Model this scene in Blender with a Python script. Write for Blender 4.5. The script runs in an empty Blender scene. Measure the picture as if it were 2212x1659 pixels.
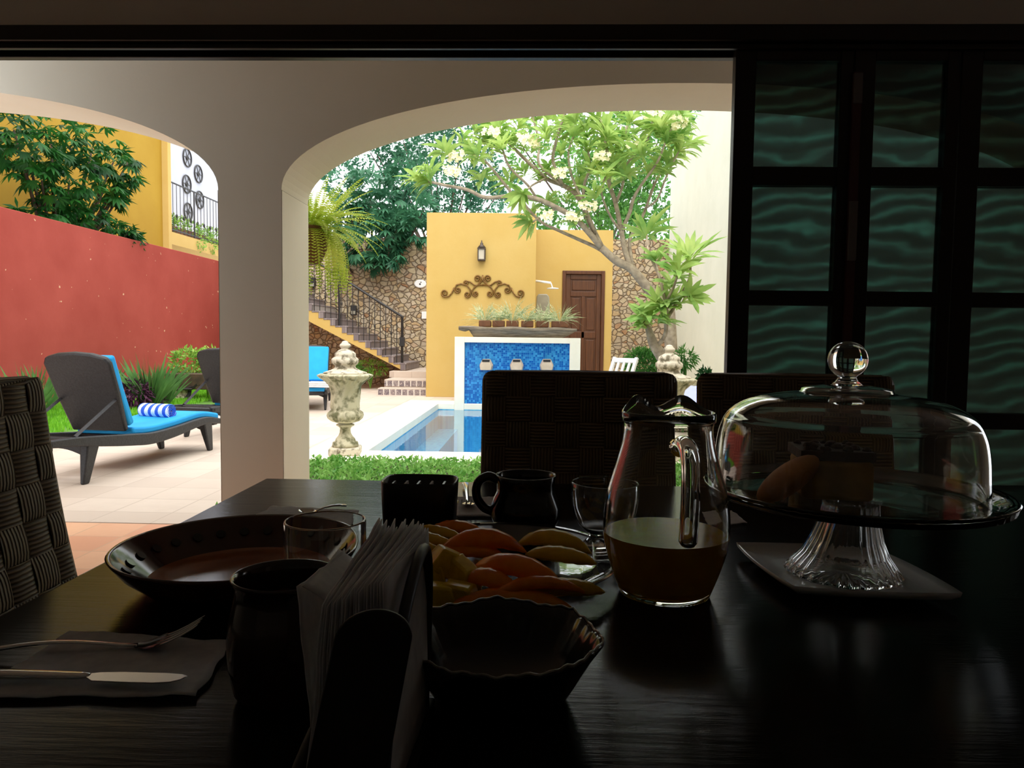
import bpy, math, random
from mathutils import Vector, Matrix, noise
S = bpy.context.scene
COL = S.collection
PI = math.pi
random.seed(7)
R = math.radians

# ------------------------------------------------------------------ camera
CAM = Vector((0, 0, 1.18))
F = 1600.0
YAW, PITCH, ROLL = R(1.75), R(-3.45), R(0.69)
cd = bpy.data.cameras.new('camera'); cd.sensor_width = 36.0; cd.lens = F/2212*36.0
cd.clip_start = 0.02; cd.clip_end = 300
cam = bpy.data.objects.new('camera', cd); COL.objects.link(cam)
CM = Matrix.Rotation(YAW, 4, 'Z') @ Matrix.Rotation(PI/2+PITCH, 4, 'X') @ Matrix.Rotation(ROLL, 4, 'Z')
cam.matrix_world = Matrix.Translation(CAM) @ CM
S.camera = cam
# ------------------------------------------------------------------ sky, sun, exposure
SKY = 1.45
w = bpy.data.worlds.new('overcast_sky'); S.world = w; w.use_nodes = True
nt = w.node_tree; nt.nodes.clear()
bg = nt.nodes.new('ShaderNodeBackground'); out = nt.nodes.new('ShaderNodeOutputWorld')
tc = nt.nodes.new('ShaderNodeTexCoord'); sx = nt.nodes.new('ShaderNodeSeparateXYZ')
cr = nt.nodes.new('ShaderNodeValToRGB')
cr.color_ramp.elements[0].position = 0.0; cr.color_ramp.elements[0].color = (.80, .86, .92, 1)
cr.color_ramp.elements[1].position = 0.6; cr.color_ramp.elements[1].color = (1, 1, 1, 1)
nt.links.new(tc.outputs['Generated'], sx.inputs[0]); nt.links.new(sx.outputs[2], cr.inputs[0])
nt.links.new(cr.outputs[0], bg.inputs[0]); bg.inputs[1].default_value = SKY
nt.links.new(bg.outputs[0], out.inputs[0])
sl = bpy.data.lights.new('sun', 'SUN'); sl.energy = 1.1; sl.angle = R(50); sl.color = (1, .97, .9)
so = bpy.data.objects.new('sun', sl); COL.objects.link(so)
so.rotation_euler = (R(30), R(12), 0)
S.view_settings.view_transform = 'Standard'; S.view_settings.look = 'None'
S.view_settings.exposure = 1.0; S.view_settings.gamma = 1.0; S.view_settings.use_curve_mapping = False
S.cycles.max_bounces = 16; S.cycles.transmission_bounces = 14; S.cycles.transparent_max_bounces = 24
S.cycles.diffuse_bounces = 5; S.cycles.glossy_bounces = 5
S.cycles.use_denoising = True
S.cycles.caustics_reflective = False
S.cycles.sample_clamp_indirect = 6

# ------------------------------------------------------------------ geometry helpers
def ray(px, py):
    v = Vector((px-1106.0, -(py-829.5), -F))
    return CM.to_3x3() @ v
def P(px, py, Y):
    d = ray(px, py); return CAM + d*(Y/d.y)
def G(px, py, Z=0.0):
    d = ray(px, py); return CAM + d*((Z-CAM.z)/d.z)
def PXc(px, py, X):
    d = ray(px, py); return CAM + d*(X/d.x)
def lin(c):
    c = c/255.0
    return c/12.92 if c <= .04045 else ((c+.055)/1.055)**2.4
def rgb(r, g, b): return (lin(r), lin(g), lin(b), 1)

class MB:
    def __init__(s): s.v = []; s.f = []; s.m = []; s.mi = 0
    def add(s, vs, fs):
        n = len(s.v); s.v += [Vector(v) for v in vs]
        for f in fs: s.f.append([i+n for i in f]); s.m.append(s.mi)
        return s
    def box(s, x0, x1, y0, y1, z0, z1, M=None):
        vs = [Vector((x, y, z)) for x in (x0, x1) for y in (y0, y1) for z in (z0, z1)]
        if M: vs = [M @ v for v in vs]
        return s.add(vs, [(0,1,3,2),(4,6,7,5),(0,4,5,1),(2,3,7,6),(0,2,6,4),(1,5,7,3)])
    def prism(s, pts, f0, f1):
        """pts: 2D outline (ccw); f0/f1 map a 2D point to the two 3D ends"""
        n = len(pts); vs = [f0(p) for p in pts]+[f1(p) for p in pts]
        fs = [tuple(range(n-1, -1, -1)), tuple(range(n, 2*n))]
        fs += [(i, (i+1) % n, n+(i+1) % n, n+i) for i in range(n)]
        return s.add(vs, fs)
    def prism_y(s, pts, y0, y1): return s.prism(pts, lambda p: (p[0], y0, p[1]), lambda p: (p[0], y1, p[1]))
    def prism_x(s, pts, x0, x1): return s.prism(pts, lambda p: (x0, p[0], p[1]), lambda p: (x1, p[0], p[1]))
    def prism_z(s, pts, z0, z1): return s.prism(pts, lambda p: (p[0], p[1], z0), lambda p: (p[0], p[1], z1))
    def tube(s, pts, r, n=8, flat=1.0, cap=True):
        pts = [Vector(p) for p in pts]; k = len(pts)
        rs = r if isinstance(r, (list, tuple)) else [r]*k
        up = None; vs = []
        for i, p in enumerate(pts):
            t = (pts[min(i+1, k-1)]-pts[max(i-1, 0)])
            if t.length < 1e-9: t = Vector((0, 0, 1))
            t.normalize()
            if up is None:
                up = Vector((0, 0, 1)) if abs(t.z) < .9 else Vector((1, 0, 0))
            a = t.cross(up)
            if a.length < 1e-6: a = t.orthogonal()
            a.normalize(); b = a.cross(t).normalized(); up = b
            for j in range(n):
                th = 2*PI*j/n
                vs.append(p + a*math.cos(th)*rs[i] + b*math.sin(th)*rs[i]*flat)
        fs = [(i*n+j, i*n+(j+1) % n, (i+1)*n+(j+1) % n, (i+1)*n+j) for i in range(k-1) for j in range(n)]
        if cap: fs += [tuple(range(n-1, -1, -1)), tuple((k-1)*n+j for j in range(n))]
        return s.add(vs, fs)
    def lathe(s, prof, c=(0, 0, 0), n=40, mod=None, M=None, cap=True, sx=1, sy=1):
        c = Vector(c); k = len(prof); vs = []
        for i, (r, z) in enumerate(prof):
            for j in range(n):
                th = 2*PI*j/n; rr = r*(mod(i, th) if mod else 1)
                v = Vector((rr*math.cos(th)*sx, rr*math.sin(th)*sy, z))
                if M: v = M @ v
                vs.append(c+v)
        fs = [(i*n+j, i*n+(j+1) % n, (i+1)*n+(j+1) % n, (i+1)*n+j) for i in range(k-1) for j in range(n)]
        if cap: fs += [tuple(range(n-1, -1, -1)), tuple((k-1)*n+j for j in range(n))]
        return s.add(vs, fs)
    def ball(s, c, r, n=16, sc=(1, 1, 1), M=None):
        k = max(6, n//2+1); prof = [(max(1e-4, r*math.sin(PI*i/(k-1))), -r*math.cos(PI*i/(k-1))) for i in range(k)]
        T = Matrix.Diagonal(Vector(sc)); T = (M.to_3x3() @ T) if M else T
        return s.lathe(prof, c, n, M=T)
    def leaf(s, p, d, L, W, nrm=None, droop=0.0, seg=3, fold=.25):
        """a folded, bent leaf blade"""
        p = Vector(p); d = Vector(d).normalized()
        nrm = Vector(nrm) if nrm is not None else Vector((0, 0, 1))
        a = d.cross(nrm)
        if a.length < 1e-4: a = d.orthogonal()
        a.normalize(); vs = []; q = p.copy(); dd = d.copy()
        prof = {1: [.0, .0], 2: [.12, 1, .0], 3: [.12, .9, .85, .0], 4: [.12, .75, 1, .75, 0]}[seg]
        for i in range(seg+1):
            h = W*.5*prof[i]; u = a.cross(dd).normalized()
            if i == seg: vs.append(q.copy())
            else: vs += [q-a*h+u*h*fold, q.copy(), q+a*h+u*h*fold]
            dd = (dd+Vector((0, 0, -droop/seg))).normalized(); q = q+dd*(L/seg)
        fs = []
        for i in range(seg-1):
            b = 3*i; fs += [(b, b+1, b+4, b+3), (b+1, b+2, b+5, b+4)]
        b = 3*(seg-1); fs += [(b, b+1, b+3), (b+1, b+2, b+3)]
        return s.add(vs, fs)
    def rhomb(s, p, d, L, W, nrm):
        a = Vector(d).cross(Vector(nrm))
        if a.length < 1e-4: a = Vector(d).orthogonal()
        a.normalize(); d = Vector(d).normalized(); m = p+d*L*.45
        return s.add([p, m-a*W*.5, p+d*L, m+a*W*.5], [(0, 1, 2, 3)])
    def build(s, name, mat, parent=None, smooth=False, bevel=0, origin=None, seg=2, solid=0, sub=0, soff=0):
        o_ = ORG.get(parent, Vector((0, 0, 0))) if parent else (Vector(origin) if origin is not None else Vector((0, 0, 0)))
        me = bpy.data.meshes.new(name)
        me.from_pydata([tuple(v-o_) for v in s.v], [], s.f)
        ms = mat if isinstance(mat, (list, tuple)) else [mat]
        for m in ms: me.materials.append(m)
        if len(ms) > 1: me.polygons.foreach_set('material_index', s.m)
        if smooth: me.shade_smooth()
        me.update()
        o = bpy.data.objects.new(name, me); COL.objects.link(o)
        if parent: o.parent = parent; ORG[o] = o_
        else: o.location = o_; ORG[o] = o_
        if solid:
            md = o.modifiers.new('solid', 'SOLIDIFY'); md.thickness = solid; md.offset = soff
        if bevel:
            md = o.modifiers.new('bevel', 'BEVEL'); md.width = bevel; md.segments = seg; md.limit_method = 'ANGLE'; md.angle_limit = R(35)
        if sub:
            md = o.modifiers.new('sub', 'SUBSURF'); md.levels = sub; md.render_levels = sub
        if smooth == 'auto' or (bevel and not smooth):
            me.shade_smooth(); me.set_sharp_from_angle(angle=R(35))
        return o
ORG = {}
def tag(o, label=None, cat=None, group=None, kind=None):
    if label: o['label'] = label
    if cat: o['category'] = cat
    if group: o['group'] = group
    if kind: o['kind'] = kind
    return o
def thing(name, label, cat, loc=(0, 0, 0), group=None, kind=None):
    o = bpy.data.objects.new(name, None); COL.objects.link(o); o.empty_display_size = .05
    o.location = Vector(loc); ORG[o] = Vector(loc)
    return tag(o, label, cat, group, kind)
def local(name, label, cat, group=None):
    return thing(name, label, cat, (0, 0, 0), group)
def children(o): return [c for c in bpy.data.objects if c.parent == o]
def copy_tree(o, loc=None, rz=0, label=None, parent=None):
    c = o.copy(); COL.objects.link(c)
    if parent: c.parent = parent
    if loc is not None: c.location = Vector(loc); c.rotation_euler = (0, 0, rz)
    if label: c['label'] = label
    for ch in children(o):
        if ch is not c: copy_tree(ch, parent=c)
    return c

# ------------------------------------------------------------------ materials
def nodes(name):
    m = bpy.data.materials.new(name); m.use_nodes = True
    n = m.node_tree; b = n.nodes['Principled BSDF']; return m, n, b
def coord(n, scale=(1, 1, 1), rot=(0, 0, 0), kind='Object'):
    t = n.nodes.new('ShaderNodeTexCoord'); mp = n.nodes.new('ShaderNodeMapping')
    mp.inputs['Scale'].default_value = scale; mp.inputs['Rotation'].default_value = rot
    n.links.new(t.outputs[kind], mp.inputs[0]); return mp.outputs[0]
def mixc(n, fac, a, b, mode='MIX'):
    x = n.nodes.new('ShaderNodeMix'); x.data_type = 'RGBA'; x.blend_type = mode
    for s_, v in ((0, fac), (6, a), (7, b)):
        if hasattr(v, 'is_output') or hasattr(v, 'links'): n.links.new(v, x.inputs[s_])
        else: x.inputs[s_].default_value = v
    return x.outputs[2]
def ramp(n, fac, stops):
    r = n.nodes.new('ShaderNodeValToRGB'); e = r.color_ramp.elements
    while len(e) < len(stops): e.new(.5)
    for i, (p, c) in enumerate(stops): e[i].position = p; e[i].color = c if len(c) == 4 else (*c, 1)
    n.links.new(fac, r.inputs[0]); return r.outputs[0]
def tnoise(n, vec, scale, detail=4, rough=.55):
    t = n.nodes.new('ShaderNodeTexNoise'); t.inputs['Scale'].default_value = scale
    t.inputs['Detail'].default_value = detail; t.inputs['Roughness'].default_value = rough
    n.links.new(vec, t.inputs['Vector']); return t.outputs['Fac']
def bump(n, b, h, strength=.3, dist=.01):
    x = n.nodes.new('ShaderNodeBump'); x.inputs['Strength'].default_value = strength; x.inputs['Distance'].default_value = dist
    n.links.new(h, x.inputs['Height']); n.links.new(x.outputs[0], b.inputs['Normal'])
def plain(name, c, rough=.6, metal=0, c2=None, scale=6, detail=4, bmp=0, spec=.5, dist=.005, stretch=(1, 1, 1), lo=.3, hi=.7):
    m, n, b = nodes(name)
    b.inputs['Roughness'].default_value = rough; b.inputs['Metallic'].default_value = metal
    b.inputs['Specular IOR Level'].default_value = spec
    v = coord(n, stretch); f = tnoise(n, v, scale, detail)
    c2 = c2 or tuple(x*.82 for x in c[:3])+(1,)
    n.links.new(ramp(n, f, [(lo, c2), (hi, c)]), b.inputs['Base Color'])
    if bmp: bump(n, b, f, bmp, dist)
    return m
def leafmat(name, c, c2, scale=3, trans=.35, rough=.45):
    m, n, b = nodes(name); v = coord(n); f = tnoise(n, v, scale, 3)
    col = ramp(n, f, [(.35, c2), (.65, c)])
    n.links.new(col, b.inputs['Base Color']); b.inputs['Roughness'].default_value = rough
    b.inputs['Specular IOR Level'].default_value = .3
    t = n.nodes.new('ShaderNodeBsdfTranslucent'); n.links.new(col, t.inputs[0])
    x = n.nodes.new('ShaderNodeMixShader'); x.inputs[0].default_value = trans
    n.links.new(b.outputs[0], x.inputs[1]); n.links.new(t.outputs[0], x.inputs[2])
    n.links.new(x.outputs[0], n.nodes['Material Output'].inputs[0]); return m
def glass(name, tint=(1, 1, 1, 1), ior=1.45, rough=0.0):
    m, n, b = nodes(name)
    b.inputs['Base Color'].default_value = tint; b.inputs['Roughness'].default_value = rough
    b.inputs['Transmission Weight'].default_value = 1; b.inputs['IOR'].default_value = ior
    return m
def brick(n, vec, c1, c2, mortar, w, h, ms=.01, off=0.5, bias=0.0):
    t = n.nodes.new('ShaderNodeTexBrick'); t.offset = off; t.squash = 1
    t.inputs['Color1'].default_value = c1; t.inputs['Color2'].default_value = c2; t.inputs['Mortar'].default_value = mortar
    t.inputs['Scale'].default_value = 1; t.inputs['Brick Width'].default_value = w; t.inputs['Row Height'].default_value = h
    t.inputs['Mortar Size'].default_value = ms; t.inputs['Bias'].default_value = bias
    n.links.new(vec, t.inputs['Vector']); return t
def plaster(name, c, c2, scale=1.2, rough=.85, speck=None, bmp=.15):
    m, n, b = nodes(name); v = coord(n); f = tnoise(n, v, scale, 6, .6)
    col = ramp(n, f, [(.3, c2), (.7, c)])
    if speck:
        f2 = tnoise(n, v, 9, 2, .4); k = ramp(n, f2, [(.735, (0, 0, 0, 1)), (.75, (1, 1, 1, 1))]); col = mixc(n, k, col, speck)
    n.links.new(col, b.inputs['Base Color']); b.inputs['Roughness'].default_value = rough
    b.inputs['Specular IOR Level'].default_value = .2
    bump(n, b, tnoise(n, v, 14, 6), bmp, .01); return m

M = {}
M['yellow'] = plaster('yellow_plaster', rgb(200, 170, 104), rgb(194, 162, 92))
M['ochre'] = plaster('ochre_plaster', rgb(172, 137, 48), rgb(164, 128, 42))
M['red'] = plaster('red_plaster', rgb(166, 76, 66), rgb(152, 64, 55), speck=rgb(205, 160, 130))
M['cream'] = plaster('cream_plaster', rgb(226, 229, 216), rgb(216, 220, 206))
M['arch'] = plaster('beige_plaster', rgb(238, 231, 214), rgb(231, 223, 204), scale=.9)
M['whiteplaster'] = plaster('white_plaster', rgb(190, 190, 200), rgb(182, 184, 194))
M['roomwall'] = plaster('brown_room_plaster', rgb(198, 194, 188), rgb(188, 184, 178))
M['coping'] = plain('white_coping_stone', rgb(252, 246, 230), .7, c2=rgb(244, 236, 216), scale=3, bmp=.1)
M['blackwood'] = plain('black_wood', rgb(26, 23, 21), .5, c2=rgb(16, 14, 13), scale=8, stretch=(1, 1, 8))
M['rattan'] = plain('dark_rattan', rgb(38, 38, 42), .5, c2=rgb(20, 20, 23), scale=60, bmp=.6)
M['blue'] = plain('turquoise_fabric', rgb(26, 156, 222), .85, c2=rgb(18, 142, 212), scale=5, bmp=.1)
M['blackiron'] = plain('black_iron', rgb(38, 34, 34), .5, c2=rgb(24, 22, 22), scale=20)
M['bronze'] = plain('aged_bronze', rgb(140, 100, 40), .5, .3, c2=rgb(98, 70, 32), scale=20)
M['concrete'] = plain('weathered_stone', rgb(196, 188, 160), .9, c2=rgb(106, 104, 74), scale=11, bmp=.5, dist=.01, lo=.38, hi=.55)
M['paleconcrete'] = plain('pale_cast_stone', rgb(206, 196, 176), .9, c2=rgb(112, 104, 84), scale=14, bmp=.6, dist=.015, lo=.38, hi=.52)
M['soil'] = plain('dark_soil', rgb(70, 54, 38), .95, c2=rgb(40, 32, 24), scale=20, bmp=.5)
M['terracotta'] = plain('terracotta', rgb(124, 82, 54), .8, c2=rgb(98, 62, 42), scale=10, bmp=.1)
M['bark'] = plain('grey_bark', rgb(176, 160, 138), .85, c2=rgb(130, 116, 98), scale=14, bmp=.4)
M['darkbark'] = plain('dark_bark', rgb(84, 66, 50), .9, c2=rgb(52, 42, 34), scale=14, bmp=.4)
M['chrome'] = plain('polished_steel', rgb(205, 205, 205), .16, 1, c2=rgb(190, 190, 190))
M['whitepaint'] = plain('white_paint', rgb(240, 240, 240), .4, c2=rgb(228, 228, 228))
M['greymetal'] = plain('grey_metal', rgb(150, 150, 150), .4, .8)
M['paper'] = leafmat('white_napkin_paper', rgb(236, 236, 238), rgb(222, 222, 226), scale=70, trans=.45, rough=.95)
M['clay'] = plain('dark_glazed_clay', rgb(52, 28, 20), .12, c2=rgb(36, 20, 16), scale=14, bmp=.05)
M['blackclay'] = plain('black_glazed_clay', rgb(16, 11, 10), .15, c2=rgb(10, 8, 8), scale=14, bmp=.05, spec=.4)
M['glass'] = glass('clear_glass', (.985, .995, .985, 1))
M['palm_green'] = leafmat('spiky_leaf_green', rgb(96, 140, 74), rgb(66, 108, 56), trans=.2)
M['variegated'] = leafmat('variegated_leaf', rgb(232, 230, 190), rgb(136, 164, 112), scale=26, trans=.2)
M['purple'] = leafmat('purple_leaf', rgb(92, 48, 78), rgb(60, 34, 56), trans=.1)
M['lawn'] = leafmat('lawn_green', rgb(136, 200, 60), rgb(96, 168, 40), scale=8, trans=.4)
M['grass'] = leafmat('groundcover_green', rgb(158, 206, 112), rgb(84, 150, 56), scale=9, trans=.4)
M['frangipani'] = leafmat('frangipani_leaf', rgb(186, 208, 120), rgb(128, 172, 84), scale=3.2, trans=.45)
M['darkleaf'] = leafmat('dark_cassava_leaf', rgb(76, 132, 96), rgb(42, 92, 66), scale=1.6, trans=.3)
M['hedge'] = leafmat('mid_green_leaf', rgb(104, 156, 70), rgb(60, 112, 48), scale=1.6, trans=.4)
M['vine'] = leafmat('deep_green_leaf', rgb(44, 108, 40), rgb(22, 64, 30), scale=1.8, trans=.3)
M['fern'] = leafmat('fern_green', rgb(214, 222, 104), rgb(150, 180, 50), scale=6, trans=.5)
M['flower'] = leafmat('cream_petal', rgb(255, 252, 226), rgb(250, 240, 196), scale=20, trans=.4)
M['bushleaf'] = leafmat('bright_bush_leaf', rgb(164, 200, 92), rgb(96, 150, 56), scale=6, trans=.4)

def mk_stone():
    m, n, b = nodes('rubble_stone_wall'); v = coord(n, (1, 1, 1.25))
    wv = n.nodes.new('ShaderNodeTexNoise'); wv.inputs['Scale'].default_value = 2.6; n.links.new(v, wv.inputs['Vector'])
    ad = n.nodes.new('ShaderNodeVectorMath'); ad.operation = 'MULTIPLY_ADD'; ad.inputs[1].default_value = (.22, .22, .22)
    n.links.new(wv.outputs['Color'], ad.inputs[0]); n.links.new(v, ad.inputs[2])
    vo = n.nodes.new('ShaderNodeTexVoronoi'); vo.inputs['Scale'].default_value = 7.2; n.links.new(ad.outputs[0], vo.inputs['Vector'])
    ve = n.nodes.new('ShaderNodeTexVoronoi'); ve.feature = 'DISTANCE_TO_EDGE'; ve.inputs['Scale'].default_value = 7.2; n.links.new(ad.outputs[0], ve.inputs['Vector'])
    sp = n.nodes.new('ShaderNodeSeparateXYZ'); n.links.new(vo.outputs['Color'], sp.inputs[0])
    c = ramp(n, sp.outputs[0], [(0, rgb(204, 176, 136)), (.35, rgb(212, 198, 168)), (.6, rgb(192, 178, 158)), (.85, rgb(222, 208, 184)), (1, rgb(184, 142, 106))])
    c = mixc(n, tnoise(n, v, 12, 5), c, rgb(196, 184, 166), 'MULTIPLY')
    e = ramp(n, ve.outputs['Distance'], [(.012, (1, 1, 1, 1)), (.05, (0, 0, 0, 1))])
    col = mixc(n, e, c, rgb(124, 104, 84)); n.links.new(col, b.inputs['Base Color']); b.inputs['Roughness'].default_value = .9
    h = ramp(n, ve.outputs['Distance'], [(0, (0, 0, 0, 1)), (.12, (1, 1, 1, 1))]); bump(n, b, h, .9, .04); return m
M['stone'] = mk_stone()
def mk_mosaic():
    m, n, b = nodes('blue_glass_mosaic'); t = n.nodes.new('ShaderNodeTexCoord')
    sp = n.nodes.new('ShaderNodeSeparateXYZ'); n.links.new(t.outputs['Object'], sp.inputs[0])
    sm = n.nodes.new('ShaderNodeMath'); sm.operation = 'ADD'; n.links.new(sp.outputs[0], sm.inputs[0]); n.links.new(sp.outputs[1], sm.inputs[1])
    cb = n.nodes.new('ShaderNodeCombineXYZ'); n.links.new(sm.outputs[0], cb.inputs[0]); n.links.new(sp.outputs[2], cb.inputs[1])
    a = brick(n, cb.outputs[0], rgb(8, 88, 176), rgb(70, 172, 232), rgb(70, 150, 205), .036, .036, .002, 0, -.25)
    n.links.new(a.outputs[0], b.inputs['Base Color']); b.inputs['Roughness'].default_value = .2; return m
M['mosaic'] = mk_mosaic()
def mk_pooltile():
    m, n, b = nodes('pool_floor_mosaic'); v = coord(n)
    a = brick(n, v, rgb(60, 160, 215), rgb(110, 205, 235), rgb(120, 195, 225), .05, .05, .003, 0, 0)
    n.links.new(a.outputs[0], b.inputs['Base Color']); b.inputs['Roughness'].default_value = .3; return m
M['pooltile'] = mk_pooltile()
def mk_tiles(name, c1, c2, mo, s, rotz=0, vary=.5, rough=.5, off=0):
    m, n, b = nodes(name); v = coord(n, rot=(0, 0, rotz))
    a = brick(n, v, c1, c2, mo, s, s, .006, off)
    f = tnoise(n, v, 3.5, 5, .6)
    col = mixc(n, f, a.outputs[0], c2); col = mixc(n, tnoise(n, v, 12, 4), col, a.outputs[0])
    n.links.new(col, b.inputs['Base Color']); b.inputs['Roughness'].default_value = rough; b.inputs['Specular IOR Level'].default_value = .25
    return m
M['deck'] = mk_tiles('pale_patio_stone', rgb(212, 198, 184), rgb(192, 176, 162), rgb(182, 166, 152), .4, rough=.6)
M['veranda'] = mk_tiles('terracotta_floor_tiles', rgb(232, 188, 152), rgb(212, 152, 120), rgb(206, 168, 138), .3, rough=.4)
M['roomfloor'] = mk_tiles('dark_room_tiles', rgb(124, 118, 110), rgb(108, 102, 96), rgb(84, 80, 74), .4)
M['stairtile'] = mk_tiles('grey_stair_tile', rgb(140, 128, 126), rgb(112, 102, 104), rgb(176, 168, 160), .15)
def mk_pattern():
    m, n, b = nodes('patterned_riser_tile'); t = n.nodes.new('ShaderNodeTexCoord')
    sp = n.nodes.new('ShaderNodeSeparateXYZ'); n.links.new(t.outputs['Object'], sp.inputs[0])
    cb = n.nodes.new('ShaderNodeCombineXYZ'); n.links.new(sp.outputs[0], cb.inputs[0]); n.links.new(sp.outputs[2], cb.inputs[1])
    a = brick(n, cb.outputs[0], rgb(126, 112, 112), rgb(104, 92, 98), rgb(214, 204, 194), .125, .3, .012, 0)
    vo = n.nodes.new('ShaderNodeTexVoronoi'); vo.inputs['Scale'].default_value = 22; n.links.new(cb.outputs[0], vo.inputs['Vector'])
    k = ramp(n, vo.outputs['Distance'], [(.35, (0, 0, 0, 1)), (.42, (1, 1, 1, 1)), (.5, (0, 0, 0, 1))])
    n.links.new(mixc(n, k, a.outputs[0], rgb(196, 180, 172)), b.inputs['Base Color']); b.inputs['Roughness'].default_value = .4; return m
M['riser'] = mk_pattern()
def mk_wood(name, c, c2, rough, stretch, scale=3, spec=.5, bmp=.2, coat=0):
    m, n, b = nodes(name); v = coord(n, stretch); f = tnoise(n, v, scale, 8, .65)
    n.links.new(ramp(n, f, [(.3, c2), (.7, c)]), b.inputs['Base Color'])
    b.inputs['Roughness'].default_value = rough; b.inputs['Specular IOR Level'].default_value = spec
    bump(n, b, f, bmp, .003); return m
M['doorwood'] = mk_wood('brown_door_wood', rgb(102, 58, 26), rgb(66, 34, 15), .4, (12, 12, .8))
M['logwood'] = mk_wood('weathered_driftwood', rgb(156, 142, 122), rgb(86, 76, 66), .85, (1, 6, 10), 4, bmp=.9)
M['tablewood'] = mk_wood('black_table_wood', rgb(24, 21, 19), rgb(14, 12, 11), .17, (.9, 9, 9), 3, .13, .25)
M['beamwood'] = mk_wood('dark_frame_wood', rgb(22, 17, 16), rgb(12, 9, 9), .4, (1, 10, 10), 3, .3)
def mk_water():
    m, n, b = nodes('pool_water'); n.nodes.remove(b)
    gl = n.nodes.new('ShaderNodeBsdfGlossy'); gl.inputs['Roughness'].default_value = .02; gl.inputs['Color'].default_value = (.9, .95, 1, 1)
    tr = n.nodes.new('ShaderNodeBsdfTransparent'); tr.inputs[0].default_value = (.72, .93, .98, 1)
    fr = n.nodes.new('ShaderNodeFresnel'); fr.inputs[0].default_value = 1.33
    mx = n.nodes.new('ShaderNodeMixShader')
    v = coord(n); h = tnoise(n, v, 5, 3)
    bp = n.nodes.new('ShaderNodeBump'); bp.inputs['Strength'].default_value = .05; bp.inputs['Distance'].default_value = .03
    n.links.new(h, bp.inputs['Height'])
    for x in (gl, fr): n.links.new(bp.outputs[0], x.inputs['Normal'])
    n.links.new(fr.outputs[0], mx.inputs[0]); n.links.new(tr.outputs[0], mx.inputs[1]); n.links.new(gl.outputs[0], mx.inputs[2])
    n.links.new(mx.outputs[0], n.nodes['Material Output'].inputs[0]); return m
M['water'] = mk_water()
def mk_pane():
    m, n, b = nodes('dark_wavy_door_glass'); n.nodes.remove(b)
    t = n.nodes.new('ShaderNodeTexCoord'); mp = n.nodes.new('ShaderNodeMapping'); mp.inputs['Rotation'].default_value = (0, R(12), 0)
    mp.inputs['Scale'].default_value = (1, 1, 2.1)
    n.links.new(t.outputs['Object'], mp.inputs[0])
    wv = n.nodes.new('ShaderNodeTexWave'); wv.wave_type = 'BANDS'; wv.bands_direction = 'Z'
    wv.inputs['Scale'].default_value = 2.4; wv.inputs['Distortion'].default_value = 11; wv.inputs['Detail'].default_value = 3; wv.inputs['Detail Scale'].default_value = 1.0
    n.links.new(mp.outputs[0], wv.inputs['Vector'])
    f2 = tnoise(n, mp.outputs[0], 5, 4)
    k = ramp(n, wv.outputs['Fac'], [(.1, (.10, .125, .12, 1)), (.7, (.125, .19, .18, 1)), (1, (.155, .28, .26, 1))])
    k = mixc(n, ramp(n, f2, [(.3, (0, 0, 0, 1)), (.8, (1, 1, 1, 1))]), k, (.12, .145, .14, 1))
    tr = n.nodes.new('ShaderNodeBsdfTransparent'); n.links.new(k, tr.inputs[0])
    gl = n.nodes.new('ShaderNodeBsdfGlossy'); gl.inputs['Roughness'].default_value = .03
    fr = n.nodes.new('ShaderNodeFresnel'); fr.inputs[0].default_value = 1.4
    mx = n.nodes.new('ShaderNodeMixShader'); n.links.new(fr.outputs[0], mx.inputs[0]); n.links.new(tr.outputs[0], mx.inputs[1]); n.links.new(gl.outputs[0], mx.inputs[2])
    n.links.new(mx.outputs[0], n.nodes['Material Output'].inputs[0]); return m
M['pane'] = mk_pane()

def struct(o): o['kind'] = 'structure'; return o
# ================================================================== SETTING
Y1, Y2 = 4.05, 4.52          # arcade wall, inner and outer face
YD = 3.10                    # plane of the dining room's glass doors
RF = 0.12                    # dining room floor level
TZ = 0.87                    # table top level
YB = 18.6                    # rubble wall
XR = 3.28                    # cream side wall
XL = -7.8                    # red side wall
# ---- arcade wall with three arches
ZI, AB, AA = 1.975, .575, 2.2
xp = P(477, 900, Y1).x; xq = P(611, 900, Y1).x        # pillar between the arches
pw = xq-xp
cents = [xq+AA, xp-AA, xq+2*AA+pw+AA]
def arch_z(x):
    for c in cents:
        u = abs(x-c)/AA
        if u < 1: return ZI+AB*(1-u**2.06)**(1/2.06)
    return None
def arcade():
    mb = MB(); x0, x1 = -8.2, 7.0; xs = []
    for c in cents:
        for i in range(61):
            xs.append(c+AA*math.cos(PI*i/60)*.99999)
    xs += [x0, x1]; xs = sorted(x for x in xs if x0 <= x <= x1)
    zt = 3.3
    for a, b in zip(xs[:-1], xs[1:]):
        m = (a+b)/2; hollow = arch_z(m) is not None
        za = (arch_z(a) or ZI) if hollow else 0; zb = (arch_z(b) or ZI) if hollow else 0
        mb.add([(a, Y1, za), (b, Y1, zb), (b, Y1, zt), (a, Y1, zt), (a, Y2, za), (b, Y2, zb), (b, Y2, zt), (a, Y2, zt)],
               [(0, 1, 2, 3), (5, 4, 7, 6), (4, 5, 1, 0) if hollow else (3, 2, 6, 7), (3, 2, 6, 7)])
        if hollow:
            for x, f in ((a, 1), (b, -1)):
                o = arch_z(x+(-.01 if f == 1 else .01))
                if o is None:
                    q = [(x, Y1, 0), (x, Y2, 0), (x, Y2, ZI), (x, Y1, ZI)]
                    mb.add(q, [(0, 1, 2, 3) if f == 1 else (3, 2, 1, 0)])
    return mb.build('wall_front', M['arch'])
struct(arcade())
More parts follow.
